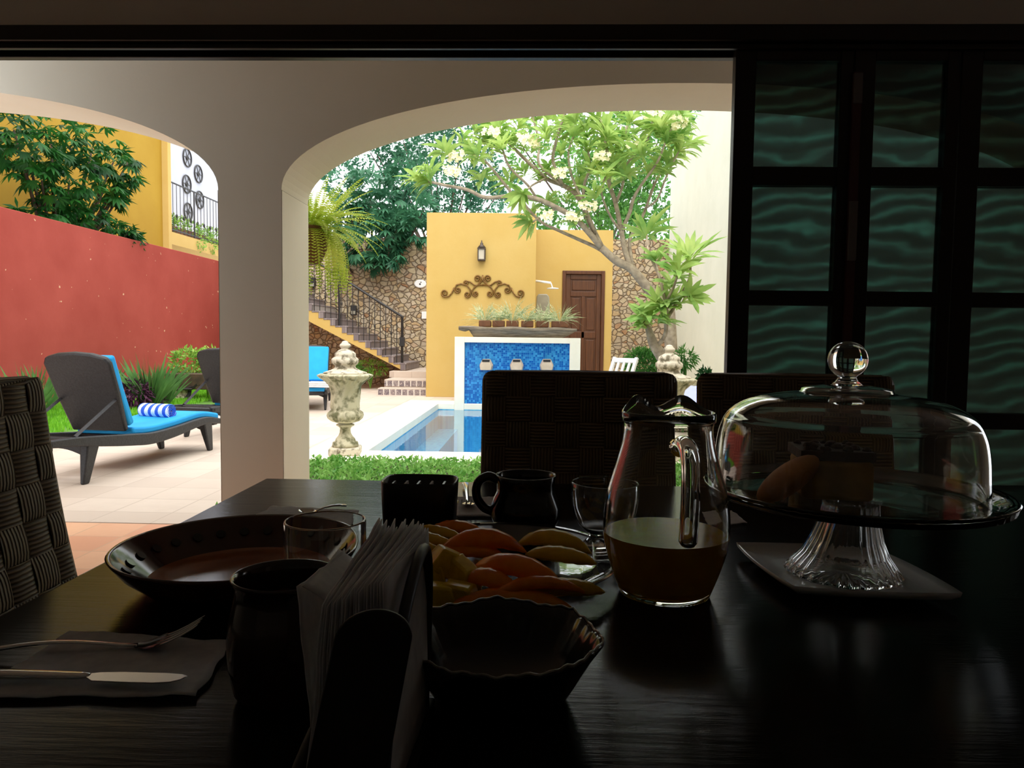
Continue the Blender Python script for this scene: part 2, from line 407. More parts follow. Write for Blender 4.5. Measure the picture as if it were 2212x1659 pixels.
struct(MB().box(-8.2, 7, YD-.05, Y2, 3.05, 3.35).build('ceiling_veranda', plaster('dull_veranda_ceiling', rgb(158, 148, 130), rgb(146, 136, 118))))
struct(MB().box(-8.2, 7, YD-.1, Y2-.02, -.1, 0.0).build('floor_veranda', M['veranda']))
# ---- dining room shell
struct(MB().box(-3.2, 3.4, -2.6, YD-.1, RF-.2, RF).build('floor', M['roomfloor']))
struct(MB().box(-3.2, 3.4, -2.6, YD-.05, 2.85, 3.05).build('ceiling', M['roomwall']))
struct(MB().box(-3.3, -3.1, -2.6, YD-.1, RF, 2.85).build('wall_left', M['roomwall']))
struct(MB().box(3.4, 3.6, -2.6, YD+.1, RF, 2.85).build('wall_right', M['roomwall']))
struct(MB().box(-3.3, 3.5, -2.8, -2.6, RF, 2.85).build('wall_back', M['roomwall']))
zl = P(800, 118, YD).z; zu = P(800, 52, YD-.06).z
struct(MB().box(-3.1, 3.4, YD-.02, YD+.12, zu, 2.85).build('wall_above_doors', M['roomwall']))
bm = MB().box(-3.1, 3.4, YD-.06, YD+.08, zl+.035, zu)
bm.box(-3.1, 3.4, YD-.035, YD-.012, zl+.012, zl+.035).box(-3.1, 3.4, YD+.03, YD+.07, zl, zl+.035)
struct(bm.build('trim_1', M['beamwood'], bevel=.004))
# ---- folding glass doors
def leaf_door(i, x0, x1):
    y0, y1 = YD-.02, YD+.03
    zb, zt = RF+.004, zl+.03
    d = bpy.data.objects.new('door_%d' % i, None); COL.objects.link(d); d.location = (x0, YD, RF); ORG[d] = Vector((x0, YD, RF)); struct(d)
    sw = .085
    f = MB().box(x0+.002, x0+sw, y0, y1, zb, zt).box(x1-sw*.62, x1-.002, y0, y1, zb, zt)
    # rails between the panes
    zz = [P(1700, y, YD).z for y in (362, 402, 628, 660, 886, 920)]
    rails = [(zt-.06, zt), (zz[1], zz[0]), (zz[3], zz[2]), (zz[5], zz[4]), (zz[5]-.52, zz[5]-.45), (zb, zb+.16)]
    for a, b in rails: f.box(x0+sw, x1-sw*.62, y0, y1, a, b)
    f.build('frame', M['beamwood'], d, bevel=.003)
    for (a, _), (_, b) in zip(rails[:-1], rails[1:]):
        MB().box(x0+sw-.01, x1-sw*.62+.01, YD, YD+.006, b-.008, a+.008).build('pane', M['pane'], d)
    return d
xa = [P(p, 400, YD).x for p in (1578, 1832, 2060, 2288)]
xa[3] = 3.38 if xa[3] > 3.38 else xa[3]
doors = [leaf_door(i+1, xa[i], xa[i+1]) for i in range(3)]
leaf_door(4, xa[3], xa[3]+.44) if xa[3]+.44 < 3.4 else None
hx = P(1838, 300, YD).x
M['redstrip'] = plain('dark_red_strip', rgb(58, 12, 16), .5)
hw = MB().box(hx-.012, hx+.022, YD-.035, YD-.02, 1.1, zl-.08)
hw.build('seal_strip', M['redstrip'], doors[1])
M['greybolt'] = plain('dull_grey_bolt', rgb(88, 84, 86), .6)
for ya, yb in ((165, 230), (438, 565)):
    MB().box(hx-.012, hx+.022, YD-.045, YD-.03, P(1838, yb, YD).z, P(1838, ya, YD).z).build('flush_bolt', M['greybolt'], doors[1], bevel=.003)

# ---- garden ground, pool
pf = G(900, 1000).y; pfi = G(900, 977).y; pbk = G(960, 873).y
pxl = (G(792, 976).x+G(947, 873).x)/2; pxr = pxl+2.95
cw = .62
GR = MB()
GR.box(XL, pxl-cw, Y2, YB, -.12, 0)
GR.box(pxr+cw, XR, Y2, YB, -.12, 0)
GR.box(pxl-cw, pxr+cw, pbk+cw, YB, -.12, 0).box(pxl-cw, -2.1, Y2, pf, -.12, 0)
struct(GR.build('floor_patio', M['deck']))
struct(MB().box(-2.1, pxr+cw, Y2-.02, pf, -.14, -.02).build('floor_planting_strip', M['soil']))
cp = MB().box(pxl-cw, pxr+cw, pf, pfi, -.1, .012).box(pxl-cw, pxl, pfi, pbk, -.1, .012).box(pxr, pxr+cw, pfi, pbk, -.1, .012).box(pxl-cw, pxr+cw, pbk, pbk+cw, -.1, .012)
struct(cp.build('trim_pool_edge', M['coping'], bevel=.008))
pb = MB(); d0 = -1.25
pb.add([(pxl, pfi, d0), (pxr, pfi, d0), (pxr, pbk, d0), (pxl, pbk, d0), (pxl, pfi, -.09), (pxr, pfi, -.09), (pxr, pbk, -.09), (pxl, pbk, -.09)],
       [(0, 1, 2, 3), (0, 4, 5, 1), (1, 5, 6, 2), (2, 6, 7, 3), (3, 7, 4, 0)])
pb.box(pxl, pxl+.35, pfi, pbk, d0, -.45)
struct(pb.build('floor_pool_basin', M['pooltile']))
wt = MB().add([(pxl, pfi, -.1), (pxr, pfi, -.1), (pxr, pbk, -.1), (pxl, pbk, -.1)], [(0, 1, 2, 3)]).build('pool_water', M['water'], origin=(pxl, pfi, -.1))
tag(wt, 'still blue water filling the rectangular swimming pool', 'water', kind='stuff')

# ---- garden walls
ztop = P(800, 513, YB).z
struct(MB().box(XL, XR+.4, YB, YB+.4, -.1, ztop).build('wall_garden_back', M['stone']))
zr = PXc(1483, 284, XR).z
struct(MB().box(XR, XR+.25, Y2, YB, -.1, zr).build('wall_garden_right', M['cream']))
zred = PXc(250, 508, XL).z
struct(MB().box(XL-.25, XL, Y2, YB+6, -.1, zred).build('wall_garden_left', M['red'], bevel=.01))
YW = G(920, 857).y
a = P(922, 459, YW); b_ = P(1159, 461, YW)
struct(MB().box(a.x, b_.x, YW, YW+1.6, 0, a.z).build('wall_shower_left', M['yellow'], bevel=.006))
YW2 = YW+1.2
a2 = P(1159, 496, YW2); b2 = P(1325, 498, YW2)
d0x, d1x = P(1215, 600, YW2).x, P(1307, 600, YW2).x; dzt = P(1260, 585, YW2).z; dzb = .22
w2 = MB().box(a2.x-.02, d0x, YW2, YW2+.8, 0, a2.z).box(d1x, b2.x, YW2, YW2+.8, 0, a2.z).box(d0x, d1x, YW2, YW2+.8, dzt, a2.z).box(d0x, d1x, YW2, YW2+.8, 0, dzb)
w2.box(d0x, d1x, YW2+.3, YW2+.8, dzb, dzt)
struct(w2.build('wall_shower_right', M['yellow']))
# wooden panel door
dd = bpy.data.objects.new('door_9', None); COL.objects.link(dd); dd.location = (d0x, YW2, dzb); ORG[dd] = Vector((d0x, YW2, dzb)); struct(dd)
fw = .075
MB().box(d0x, d0x+fw, YW2-.03, YW2+.1, dzb, dzt).box(d1x-fw, d1x, YW2-.03, YW2+.1, dzb, dzt).box(d0x+fw, d1x-fw, YW2-.03, YW2+.1, dzt-fw, dzt).build('door_frame', M['doorwood'], dd, bevel=.008)
lx0, lx1, lz0, lz1 = d0x+fw, d1x-fw, dzb+.01, dzt-fw
lf = MB().box(lx0, lx1, YW2+.05, YW2+.09, lz0, lz1)
W_ = lx1-lx0; H_ = lz1-lz0
lf.box(lx0, lx0+.1, YW2+.025, YW2+.05, lz0, lz1).box(lx1-.1, lx1, YW2+.025, YW2+.05, lz0, lz1)
zs_ = [(0, .09), (.42, .48), (.80, .845), (.955, 1)]
for p, q in zs_: lf.box(lx0+.1, lx1-.1, YW2+.025, YW2+.05, lz0+H_*p, lz0+H_*q)
mx_ = (lx0+lx1)/2
lf.box(mx_-.035, mx_+.035, YW2+.025, YW2+.05, lz0+H_*.09, lz0+H_*.80)
for p, q in ((.09, .42), (.48, .80)):
    for u, v in ((lx0+.1, mx_-.035), (mx_+.035, lx1-.1)):
        lf.box(u+.035, v-.035, YW2+.03, YW2+.05, lz0+H_*p+.04, lz0+H_*q-.04)
lf.box(lx0+.14, lx1-.14, YW2+.03, YW2+.05, lz0+H_*.845+.03, lz0+H_*.955-.03)
lfo = lf.build('door_leaf', M['doorwood'], dd, bevel=.008)
MB().tube([(lx0+.05, YW2+.02, lz0+.95), (lx0+.05, YW2-.02, lz0+.95), (lx0+.15, YW2-.03, lz0+.95)], .012).build('door_handle', M['bronze'], lfo)

# ---- neighbouring yellow house with a balcony, behind the red wall
XH = -9.5
yc = PXc(350, 400, XH).y
zsT = PXc(400, 509, XH+.15).z; zsB = PXc(400, 535, XH+.15).z
hs = thing('neighbouring_house', 'ochre yellow house rising behind the red garden wall, with an open balcony', 'house', (XH-1, yc, 0))
MB().box(XH-3, XH, 2, yc, 0, 9).build('wall', M['ochre'], hs)
MB().box(XH-3, XH+.16, yc, yc+.16, 0, 9).build('pilaster', M['yellow'], hs, bevel=.01)
MB().box(XH-1.6, XH+.15, yc+.16, yc+14, zsB, zsT).build('balcony_slab', M['yellow'], hs)
MB().box(XH-1.8, XH-1.4, yc+.16, yc+14, zsT, 9).build('back_wall', M['whiteplaster'], hs)
MB().box(XH-1.4, XH-1.1, yc+.16, yc+14, 0, zsB).build('lower_wall', M['cream'], hs)
zrt = PXc(420, 414, XH+.1).z
br = thing('balcony_railing', 'black iron railing along the edge of the upstairs balcony', 'railing', (XH+.1, yc+.2, zsT))
MB().box(XH+.085, XH+.115, yc+.16, yc+13, zrt-.03, zrt).box(XH+.09, XH+.11, yc+.16, yc+13, zsT+.06, zsT+.09).build('rail', M['blackiron'], br)
for k in range(60):
    y = yc+.35+k*.2
    r_ = .02 if k == 6 else .008
    bb = MB().tube([(XH+.1, y, zsT), (XH+.1, y, zrt)], r_, 6)
    if k % 2: bb.ball((XH+.1, y, zsT+.45), .03, 8, (1, 1, 2))
    bb.build('baluster', M['blackiron'], br)
whl = local('wagon_wheel', 'x', 'wall decoration', 'wagon wheels hung on the white balcony wall')
ww = MB(); rr = .27
ww.tube([(0, rr*math.cos(t*PI/12), rr*math.sin(t*PI/12)) for t in range(25)], .022, 6)
ww.tube([(0, .06*math.cos(t*PI/6), .06*math.sin(t*PI/6)) for t in range(13)], .02, 6)
for t in range(6): ww.tube([(0, 0, 0), (0, rr*math.cos(t*PI/3), rr*math.sin(t*PI/3))], .013, 5)
ww.build('wheel', M['blackiron'], whl)
XW = XH-1.37
spots = [(429, 376, 'dark wagon wheel on the white balcony wall, rightmost one above the railing'),
         (404, 398, 'dark wagon wheel on the balcony wall, crossed by the top rail'),
         (432, 432, 'dark wagon wheel on the balcony wall, right beside the thick railing post'),
         (407, 458, 'dark wagon wheel on the balcony wall, lowest one, just above the planters'),
         (405, 341, 'dark wagon wheel on the balcony wall, topmost and half hidden by the arch')]
for i, (x, y, l) in enumerate(spots):
    p = PXc(x, y, XW); 
    if i == 0: whl.location = p; whl['label'] = l
    else: copy_tree(whl, p, 0, l)
# ================================================================== GARDEN FURNITURE
def smooth_curve(pts, n=6):
    """Catmull-Rom through points"""
    pts = [Vector(p) for p in pts]; out = []
    q = [pts[0]*2-pts[1]]+pts+[pts[-1]*2-pts[-2]]
    for i in range(1, len(q)-2):
        for k in range(n):
            t = k/n; a, b, c, d = q[i-1], q[i], q[i+1], q[i+2]
            out.append(.5*((2*b)+(c-a)*t+(2*a-5*b+4*c-d)*t*t+(3*b-a-3*c+d)*t**3))
    out.append(pts[-1]); return out
def lounger():
    t = local('sun_lounger', 'x', 'sun lounger', 'woven sun loungers beside the pool')
    prof = smooth_curve([(0, 0, .40), (.35, 0, .388), (.95, 0, .335), (1.25, 0, .312), (1.6, 0, .325), (2.1, 0, .36), (2.42, 0, .315)], 5)
    top = [(p.x, p.z) for p in prof]
    zt = lambda y: min(top, key=lambda q: abs(q[0]-y))[1]
    hw = .31
    f = MB()
    for sx in (-1, 1):
        pts = top + [(y, z-(.055+.05*math.sin(PI*min(1, max(0, y/2.42))))) for y, z in reversed(top)]
        f.prism_x(pts, sx*hw-(.05 if sx > 0 else 0), sx*hw+(.05 if sx < 0 else 0))
    f.box(-hw, hw, .0, .06, .31, .39).box(-hw+.05, hw-.05, 2.33, 2.42, .25, .32)
    f.build('frame', M['rattan'], t, bevel=.012)
    s = MB()
    for i in range(len(top)-1):
        (a, za), (b, zb) = top[i], top[i+1]
        if a < .95: continue
        s.add([(-hw+.05, a, za-.03), (hw-.05, a, za-.03), (hw-.05, b, zb-.03), (-hw+.05, b, zb-.03)], [(0, 1, 2, 3)])
    s.build('seat_deck', M['rattan'], t, solid=.03, smooth=True)
    for sx in (-1, 1):
        for yy, k in ((.52, -1), (2.18, 1)):
            x = sx*(hw-.04); w0, w1 = .055, .035
            z1 = .33 if k < 0 else .30
            l = MB(); vs = []
            for z, w_, dy, wy in ((z1, w0, 0, .09), (0, w1*.9, k*.08, .045)):
                vs += [(x-w_+0.01, yy+dy-wy, z), (x+w_-.02, yy+dy-wy, z), (x+w_-.02, yy+dy+wy*.6, z), (x-w_+.01, yy+dy+wy*.6, z)]
            l.add(vs, [(0, 1, 2, 3), (7, 6, 5, 4), (0, 4, 5, 1), (1, 5, 6, 2), (2, 6, 7, 3), (3, 7, 4, 0)])
            l.build('leg', M['rattan'], t, bevel=.012)
    for yy in (.5, 2.2):       # arched apron between the legs
        n = 12; pts = [(-hw+.06, .32)]+[(x, z) for x, z in [(-hw+.06+(2*hw-.12)*i/n, .2+.07*math.sin(PI*i/n)) for i in range(n+1)]]+[(hw-.06, .32)]
        MB().prism_y(pts[::-1], yy-.02, yy+.02).build('apron', M['rattan'], t)
    # backrest shell, leaning back towards the head end
    hy, hz = 1.0, .37; ty, tz = .70, 1.05; L = math.hypot(ty-hy, tz-hz)
    dv = Vector((0, ty-hy, tz-hz)).normalized(); nv = Vector((0, -dv.z, dv.y))
    def bp(x, s_, o): return Vector((0, hy, hz))+Vector((x, 0, 0))+dv*s_*L+nv*o
    ol = [(-.25, 0), (.25, 0), (.285, .45), (.30, .86), (.27, .93), (.15, .975), (0, .99), (-.15, .975), (-.27, .93), (-.30, .86), (-.285, .45)]
    MB().prism(ol, lambda p: bp(p[0], p[1], .0), lambda p: bp(p[0], p[1], .05)).build('backrest', M['rattan'], t, bevel=.015)
    co = [(-.265, .03), (.265, .03), (.27, .5), (.28, .905), (-.28, .905), (-.27, .5)]
    MB().prism(co, lambda p: bp(p[0], p[1], -.075), lambda p: bp(p[0], p[1], -.002)).build('back_cushion', M['blue'], t, bevel=.022, seg=3)
    cs = MB(); yy = [y for y, z in top if y > 1.02]
    n = len(yy); vs = []
    for y in yy: vs += [(-.27, y, zt(y)-.012), (.27, y, zt(y)-.012), (.27, y, zt(y)+.055), (-.27, y, zt(y)+.055)]
    fs = [(4*i+j, 4*i+(j+1) % 4, 4*(i+1)+(j+1) % 4, 4*(i+1)+j) for i in range(n-1) for j in range(4)]+[(3, 2, 1, 0), tuple(4*(n-1)+j for j in range(4))]
    cs.add(vs, fs).build('seat_cushion', M['blue'], t, bevel=.02, seg=3)
    for sx in (-1, 1):
        a = bp(sx*.25, .42, .06); b = Vector((sx*.25, .35, .385))
        st = MB(); d = (b-a); st.tube([a, b], .022, 4, flat=.6); st.build('support_arm', M['rattan'], t)
    MB().tube([(-.26, .35, .37), (.26, .35, .37)], .015, 6).build('crossbar', M['rattan'], t)
    return t
A_ = R(-6.2)
L1 = lounger(); L1['label'] = 'dark woven sun lounger nearest the arcade, its turquoise seat carrying a rolled towel'
L1.location = (-3.84, 5.27, 0); L1.rotation_euler = (0, 0, A_)
copy_tree(L1, (-3.82, 8.0, 0), A_, 'dark woven sun lounger seen from behind, half hidden by the pillar and beside the wheelbarrow')
copy_tree(L1, (-4.18, 13.98, 0), R(193.6), 'sun lounger turned to face the camera between the pillar and the stone urn')
def W1(x, y, z):    # lounger 1 local to world
    c, s_ = math.cos(A_), math.sin(A_); return Vector((-3.84+x*c-y*s_, 5.27+x*s_+y*c, z))
def mk_towel():
    m, n, b = nodes('blue_white_striped_towel'); v = coord(n, rot=(0, 0, R(35)))
    wv = n.nodes.new('ShaderNodeTexWave'); wv.inputs['Scale'].default_value = 4.2; wv.inputs['Distortion'].default_value = 2.5; n.links.new(v, wv.inputs['Vector'])
    n.links.new(ramp(n, wv.outputs['Fac'], [(.42, rgb(52, 96, 205)), (.5, rgb(236, 240, 250))]), b.inputs['Base Color']); b.inputs['Roughness'].default_value = .95; return m
M['towel'] = mk_towel()
c0 = W1(.0, 1.62, .41)
cc = W1(-.02, 1.80, .375+.075)
ax = (W1(.12, 1.80, 0)-W1(-.16, 1.84, 0)).normalized()
tw = MB(); k = 20; sp_ = []
for i in range(70):
    th = i*.36; r_ = .012+.063*i/69; sp_.append((r_*math.cos(th), r_*math.sin(th)))
perp = Vector((-ax.y, ax.x, 0))
vs = [cc+perp*a+Vector((0, 0, b))+ax*s_ for s_ in (-.17, -.15, .15, .17) for a, b in [(q[0]*(1 if abs(s_) < .16 else .93), q[1]*(1 if abs(s_) < .16 else .93)) for q in sp_]]
n_ = len(sp_); fs = [(j*n_+i, j*n_+i+1, (j+1)*n_+i+1, (j+1)*n_+i) for j in range(3) for i in range(n_-1)]
tw.add(vs, fs)
tag(tw.build('rolled_towel', M['towel'], smooth=True, solid=.006, origin=cc-Vector((0, 0, .07))), 'rolled blue and white towel lying on the turquoise lounger seat', 'towel')
# white towel folded on the far lounger
tt = MB(); tp = G(676, 840, .38)
th_ = R(13.6)
for i, z in enumerate((0, .028, .056)):
    tt.box(tp.x-.22+.01*i, tp.x+.24-.01*i, tp.y+.25, tp.y+.55, .385+z, .41+z)
tag(tt.build('folded_towel', M['whitepaint'], bevel=.01, origin=(tp.x, tp.y+.4, .385)), 'white folded towel on the seat of the lounger facing the camera', 'towel')

# ---- urns
def urn():
    t = local('stone_urn', 'x', 'urn', 'lidded stone urns at the corners of the pool')
    MB().box(-.15, .15, -.15, .15, 0, .075).build('plinth', M['paleconcrete'], t, bevel=.012)
    Z = lambda y: (1375-y)/857.0
    body = [(.128, 1310), (.13, 1290), (.125, 1270), (.105, 1262), (.095, 1240), (.07, 1215), (.055, 1190), (.052, 1155), (.062, 1140), (.088, 1128), (.09, 1118), (.06, 1108),
            (.09, 1102), (.135, 1088), (.165, 1065), (.174, 1040), (.168, 1015), (.15, 1000), (.14, 990), (.145, 980), (.141, 960), (.138, 900), (.142, 850), (.148, 810),
            (.165, 780), (.20, 745), (.24, 722), (.262, 705), (.265, 695), (.25, 686), (.2, 682)]
    def md(i, th):
        y = body[i][1]
        if 1000 < y < 1092: return .94+.11*abs(math.sin(th*8))
        if 690 < y < 750: return .93+.11*abs(math.sin(th*10))
        if 800 < y < 980: return 1+.06*math.sin(th*4+1)*math.sin(th*7+y*.03)+.03*math.sin(th*15+y*.05)
        return 1
    MB().lathe([(r, Z(y)) for r, y in body], n=132, mod=md).build('body', M['concrete'], t, smooth=True)
    lid = [(.215, 684), (.212, 672), (.15, 655), (.115, 640), (.1, 628), (.103, 612), (.122, 600), (.132, 580), (.128, 558), (.112, 545), (.104, 536), (.106, 526), (.098, 508), (.07, 488), (.045, 476), (.037, 468), (.052, 455), (.056, 445), (.05, 432), (.036, 424), (.034, 416), (.024, 407), (.002, 403)]
    def ml(i, th):
        y = lid[i][1]
        if 550 < y < 605: return 1+.06*math.sin(th*8+y*.05)*math.cos(th*5)
        if 480 < y < 520: return 1+.03*abs(math.sin(th*8))
        return 1
    MB().lathe([(r, Z(y)) for r, y in lid], n=96, mod=ml).build('lid', M['paleconcrete'], t, smooth=True)
    return t
U1 = urn(); up = G(735, 985, .01); U1.location = (up.x+.02, up.y+.12, .012); U1.rotation_euler = (0, 0, R(8))
U1['label'] = 'weathered stone urn with a domed lid at the near left corner of the pool'
ur = P(1446, 750, up.y+.1); copy_tree(U1, (ur.x, up.y+.1, .012), R(50), 'pale stone urn whose domed lid shows above the black chair, right of the pool')

# ---- fountain
fx0, fx1 = P(982, 800, pbk).x, P(1253, 800, pbk).x; fz = P(1117, 729, pbk).z
mx0, mx1 = P(1003, 800, pbk).x, P(1230, 800, pbk).x; mz = P(1117, 741, pbk).z
ft = thing('wall_fountain', 'white framed wall fountain faced in blue mosaic at the far end of the pool', 'fountain', ((fx0+fx1)/2, pbk+.2, -.1))
MB().box(fx0, mx0, pbk-.02, pbk+.45, -1.2, fz).box(mx1, fx1, pbk-.02, pbk+.45, -1.2, fz).box(mx0, mx1, pbk-.02, pbk+.45, mz, fz).build('frame', M['coping'], ft, bevel=.006)
MB().box(mx0, mx1, pbk+.06, pbk+.4, -1.2, mz).build('mosaic_panel', M['mosaic'], ft)
M['spoutstone'] = plain('beige_spout_stone', rgb(226, 204, 180), .6, c2=rgb(204, 180, 152))
for x in (1050, 1116, 1181):
    c = P(x, 790, pbk-.02); zc = c.z; s_ = MB()
    pts = [(-.125, -.0), (-.11, -.09), (.11, -.09), (.125, 0), (.09, .075), (.07, .11), (-.07, .11), (-.09, .075)]
    s_.prism(pts, lambda p: (c.x+p[0], pbk+.07, zc+p[1]+.01), lambda p: (c.x+p[0]*.85, pbk-.12, zc+p[1]*.75-.01))
    so_ = s_.build('spout', M['spoutstone'], ft, bevel=.01)
    MB().box(c.x-.065, c.x+.065, pbk-.125, pbk+.06, zc+.072, zc+.108).build('spout_channel', M['blackiron'], so_)
# ---- driftwood shelf
lg0, lg1 = P(993, 712, pbk+.2), P(1245, 712, pbk+.2)
n = 24; lm = MB(); vs = []
lt = fz+.19; L_ = lg1.x-lg0.x
for i in range(n+1):
    u = i/n; x = lg0.x+L_*u
    hgt = .17 if u > .12 else .07+.03*math.sin(u*40)
    if u > .9: hgt = .13*(1-u)/.1+.05
    zt_ = lt+.01*math.sin(u*17)-.012*u
    zb_ = max(lt-hgt+.008*math.sin(u*31), fz+.002)
    if .12 < u < .9: zb_ = fz+.002
    y0, y1 = pbk+.0+.02*math.sin(u*9), pbk+.42-.02*math.sin(u*13+1)
    ym = .035 if u > .12 else .01
    vs += [(x, y0+ym*1.6, zb_), (x, y1-ym, zb_), (x, y1, (zt_+zb_)/2), (x, y1-.02, zt_), (x, y0+.01, zt_), (x, y0-.02, zt_-.05), (x, y0+.015, (zt_+zb_)/2)]
fs = [(7*i+j, 7*i+(j+1) % 7, 7*(i+1)+(j+1) % 7, 7*(i+1)+j) for i in range(n) for j in range(7)]+[tuple(range(6, -1, -1)), tuple(7*n+j for j in range(7))]
lm.add(vs, fs)
tag(lm.build('driftwood_shelf', M['logwood'], smooth=True, origin=((lg0.x+lg1.x)/2, pbk+.2, fz)), 'weathered driftwood plank lying on top of the white fountain', 'shelf')
def blades(mb, c, n, L, W, spread, droop=.8, up=1.0, seg=3):
    for _ in range(n):
        th = random.uniform(0, 2*PI); s_ = spread*random.uniform(.15, 1)
        d = Vector((math.cos(th)*s_, math.sin(th)*s_, up)).normalized()
        b = Vector(c)+Vector((math.cos(th), math.sin(th), 0))*random.uniform(0, .25)*L*.3
        mb.leaf(b, d, L*random.uniform(.6, 1.05), W, nrm=Vector((-d.y, d.x, .4)), droop=droop*random.uniform(.3, 1.2), seg=seg, fold=.15)
pots = [(1048, 'leftmost of the six on the driftwood, blades trailing left'), (1077, 'second from the left on the driftwood'), (1107, 'third from the left on the driftwood, the tallest tuft'),
        (1139, 'fourth from the left on the driftwood, beside the tallest one'), (1172, 'fifth from the left on the driftwood, in front of the grey panel'), (1209, 'rightmost on the driftwood, widest and in front of the brown door')]
for i, (px, l) in enumerate(pots):
    p = P(px, 705, pbk+.2); z = lt-.004
    t = thing('potted_spider_plant', 'potted variegated grass, '+l, 'potted plant', (p.x, pbk+.2, z), 'potted grassy plants on the driftwood')
    w_ = .11 if i != 5 else .15
    o = MB(); o.box(p.x-w_, p.x+w_, pbk+.1, pbk+.3, z, z+.115); o.build('pot', M['terracotta'], t, bevel=.015)
    f = MB(); L = (.42, .36, .54, .40, .40, .50)[i]
    blades(f, (p.x, pbk+.2, z+.1), 70 if i != 5 else 95, L, .016, 1.1 if i != 5 else 1.5, 1.3)
    if i == 0:
        for k in range(14): f.leaf((p.x-.05, pbk+.2, z+.1), (-1, random.uniform(-.3, .2), random.uniform(.0, .8)), random.uniform(.35, .6), .014, droop=.9)
    f.build('foliage', M['variegated'], t, smooth=True)

# ---- lantern, scroll, sign, shower
p = P(1041, 548, YW); lz = p.z
ln = thing('wall_lantern', 'dark bronze lantern fixed high on the yellow shower wall', 'lantern', (p.x, YW-.08, lz-.15))
y_ = YW-.085
M['lanternmetal'] = plain('dark_patina_metal', rgb(92, 80, 70), .5, .5, c2=rgb(62, 54, 50), scale=30)
lb = MB().box(p.x-.075, p.x+.075, y_-.075, y_+.075, lz-.15, lz-.12).box(p.x-.08, p.x+.08, y_-.08, y_+.08, lz+.075, lz+.1)
for sx in (-1, 1):
    for sy in (-1, 1): lb.box(p.x+sx*.066-.009, p.x+sx*.066+.009, y_+sy*.066-.009, y_+sy*.066+.009, lz-.12, lz+.08)
lb.build('cage', M['lanternmetal'], ln, bevel=.003)
M['frost'] = plain('seeded_lantern_glass', rgb(206, 196, 176), .3)
MB().box(p.x-.058, p.x+.058, y_-.058, y_+.058, lz-.12, lz+.075).build('glass_panes', M['frost'], ln)
MB().lathe([(.09, lz+.1), (.05, lz+.15), (.03, lz+.17), (.028, lz+.2), (.012, lz+.215), (.012, lz+.245), (.001, lz+.26)], (p.x, y_, 0), 12).build('cap', M['lanternmetal'], ln, smooth=True)
MB().box(p.x-.03, p.x+.03, YW-.012, YW, lz-.1, lz+.16).box(p.x-.01, p.x+.01, y_, YW, lz+.12, lz+.14).build('bracket', M['lanternmetal'], ln)

def sc(zx, zy): return P(900+zx/4.608, 540+zy/4.608, YW-.022)
def spiral(cx, cy, r, a0, turns, n=26):
    """inward spiral starting on the circle at angle a0 (screen sense), sign of turns gives direction"""
    return [(cx+r*(1-.78*i/n)*math.cos(a0+turns*2*PI*i/n), cy+r*(1-.78*i/n)*math.sin(a0+turns*2*PI*i/n)) for i in range(n+1)]
def strand(*segs):
    l = []
    for s_ in segs: l += list(s_)
    return l
LH = []
LH.append(strand(reversed(spiral(605, 285, 36, 0.9, -1.6)), [(612, 345), (575, 372), (550, 410)], spiral(585, 435, 30, PI, -1.5)))
LH.append(strand(reversed(spiral(492, 332, 26, -PI/2, -1.3)), [(535, 320), (580, 352), (657, 348)]))
LH.append(strand(reversed(spiral(505, 443, 32, 0, 1.5)), [(535, 395), (500, 352), (440, 336), (395, 350)], spiral(410, 398, 34, PI+.6, -1.45)))
LH.append(strand([(372, 375), (350, 430), (318, 464)], spiral(280, 430, 38, PI/2-.3, 1.5)))
LH.append([(657, 250), (655, 300), (625, 335), (612, 345)])
sc_ = thing('scroll_ornament', 'long wrought iron scroll ornament with curled ends mounted on the yellow wall', 'wall ornament', P(1042, 645, YW-.03))
so2 = MB()
for ln_ in LH:
    for mir in (0, 1):
        pts = [sc((657*2-x) if mir else x, y) for x, y in ln_]
        so2.tube(pts, .016, 6)
so2.build('scrollwork', M['bronze'], sc_, smooth=True)
fxm = MB()
for x, y in ((400, 350), (914, 350), (657, 348)): q = sc(x, y); fxm.tube([q, q+Vector((0, .02, 0))], .018, 8)
fxm.build('fixing_stud', M['blackiron'], sc_)

q = P(908, 613, YB-.03)
os_ = thing('oval_plaque', 'white oval plaque with a small dark emblem on the rubble wall', 'plaque', q)
MB().lathe([(.15, 0), (.15, .02), (.13, .028)], q, 40, M=Matrix.Rotation(PI/2, 3, 'X'), sy=.68).build('plate', M['whitepaint'], os_, smooth=False)
MB().ball(q+Vector((-.005, -.03, -.01)), .022, 10, (1, .3, 1.1)).ball(q+Vector((.02, -.03, .035)), .014, 8, (1.6, .3, .7)).build('emblem', M['blackiron'], os_)
q = P(916, 681, YB-.02)
tag(MB().box(q.x-.06, q.x+.06, YB-.03, YB, q.z-.09, q.z+.09).build('electric_switch', M['whitepaint'], bevel=.006, origin=q), 'small white switch plate on the rubble wall beside the yellow wall', 'switch')
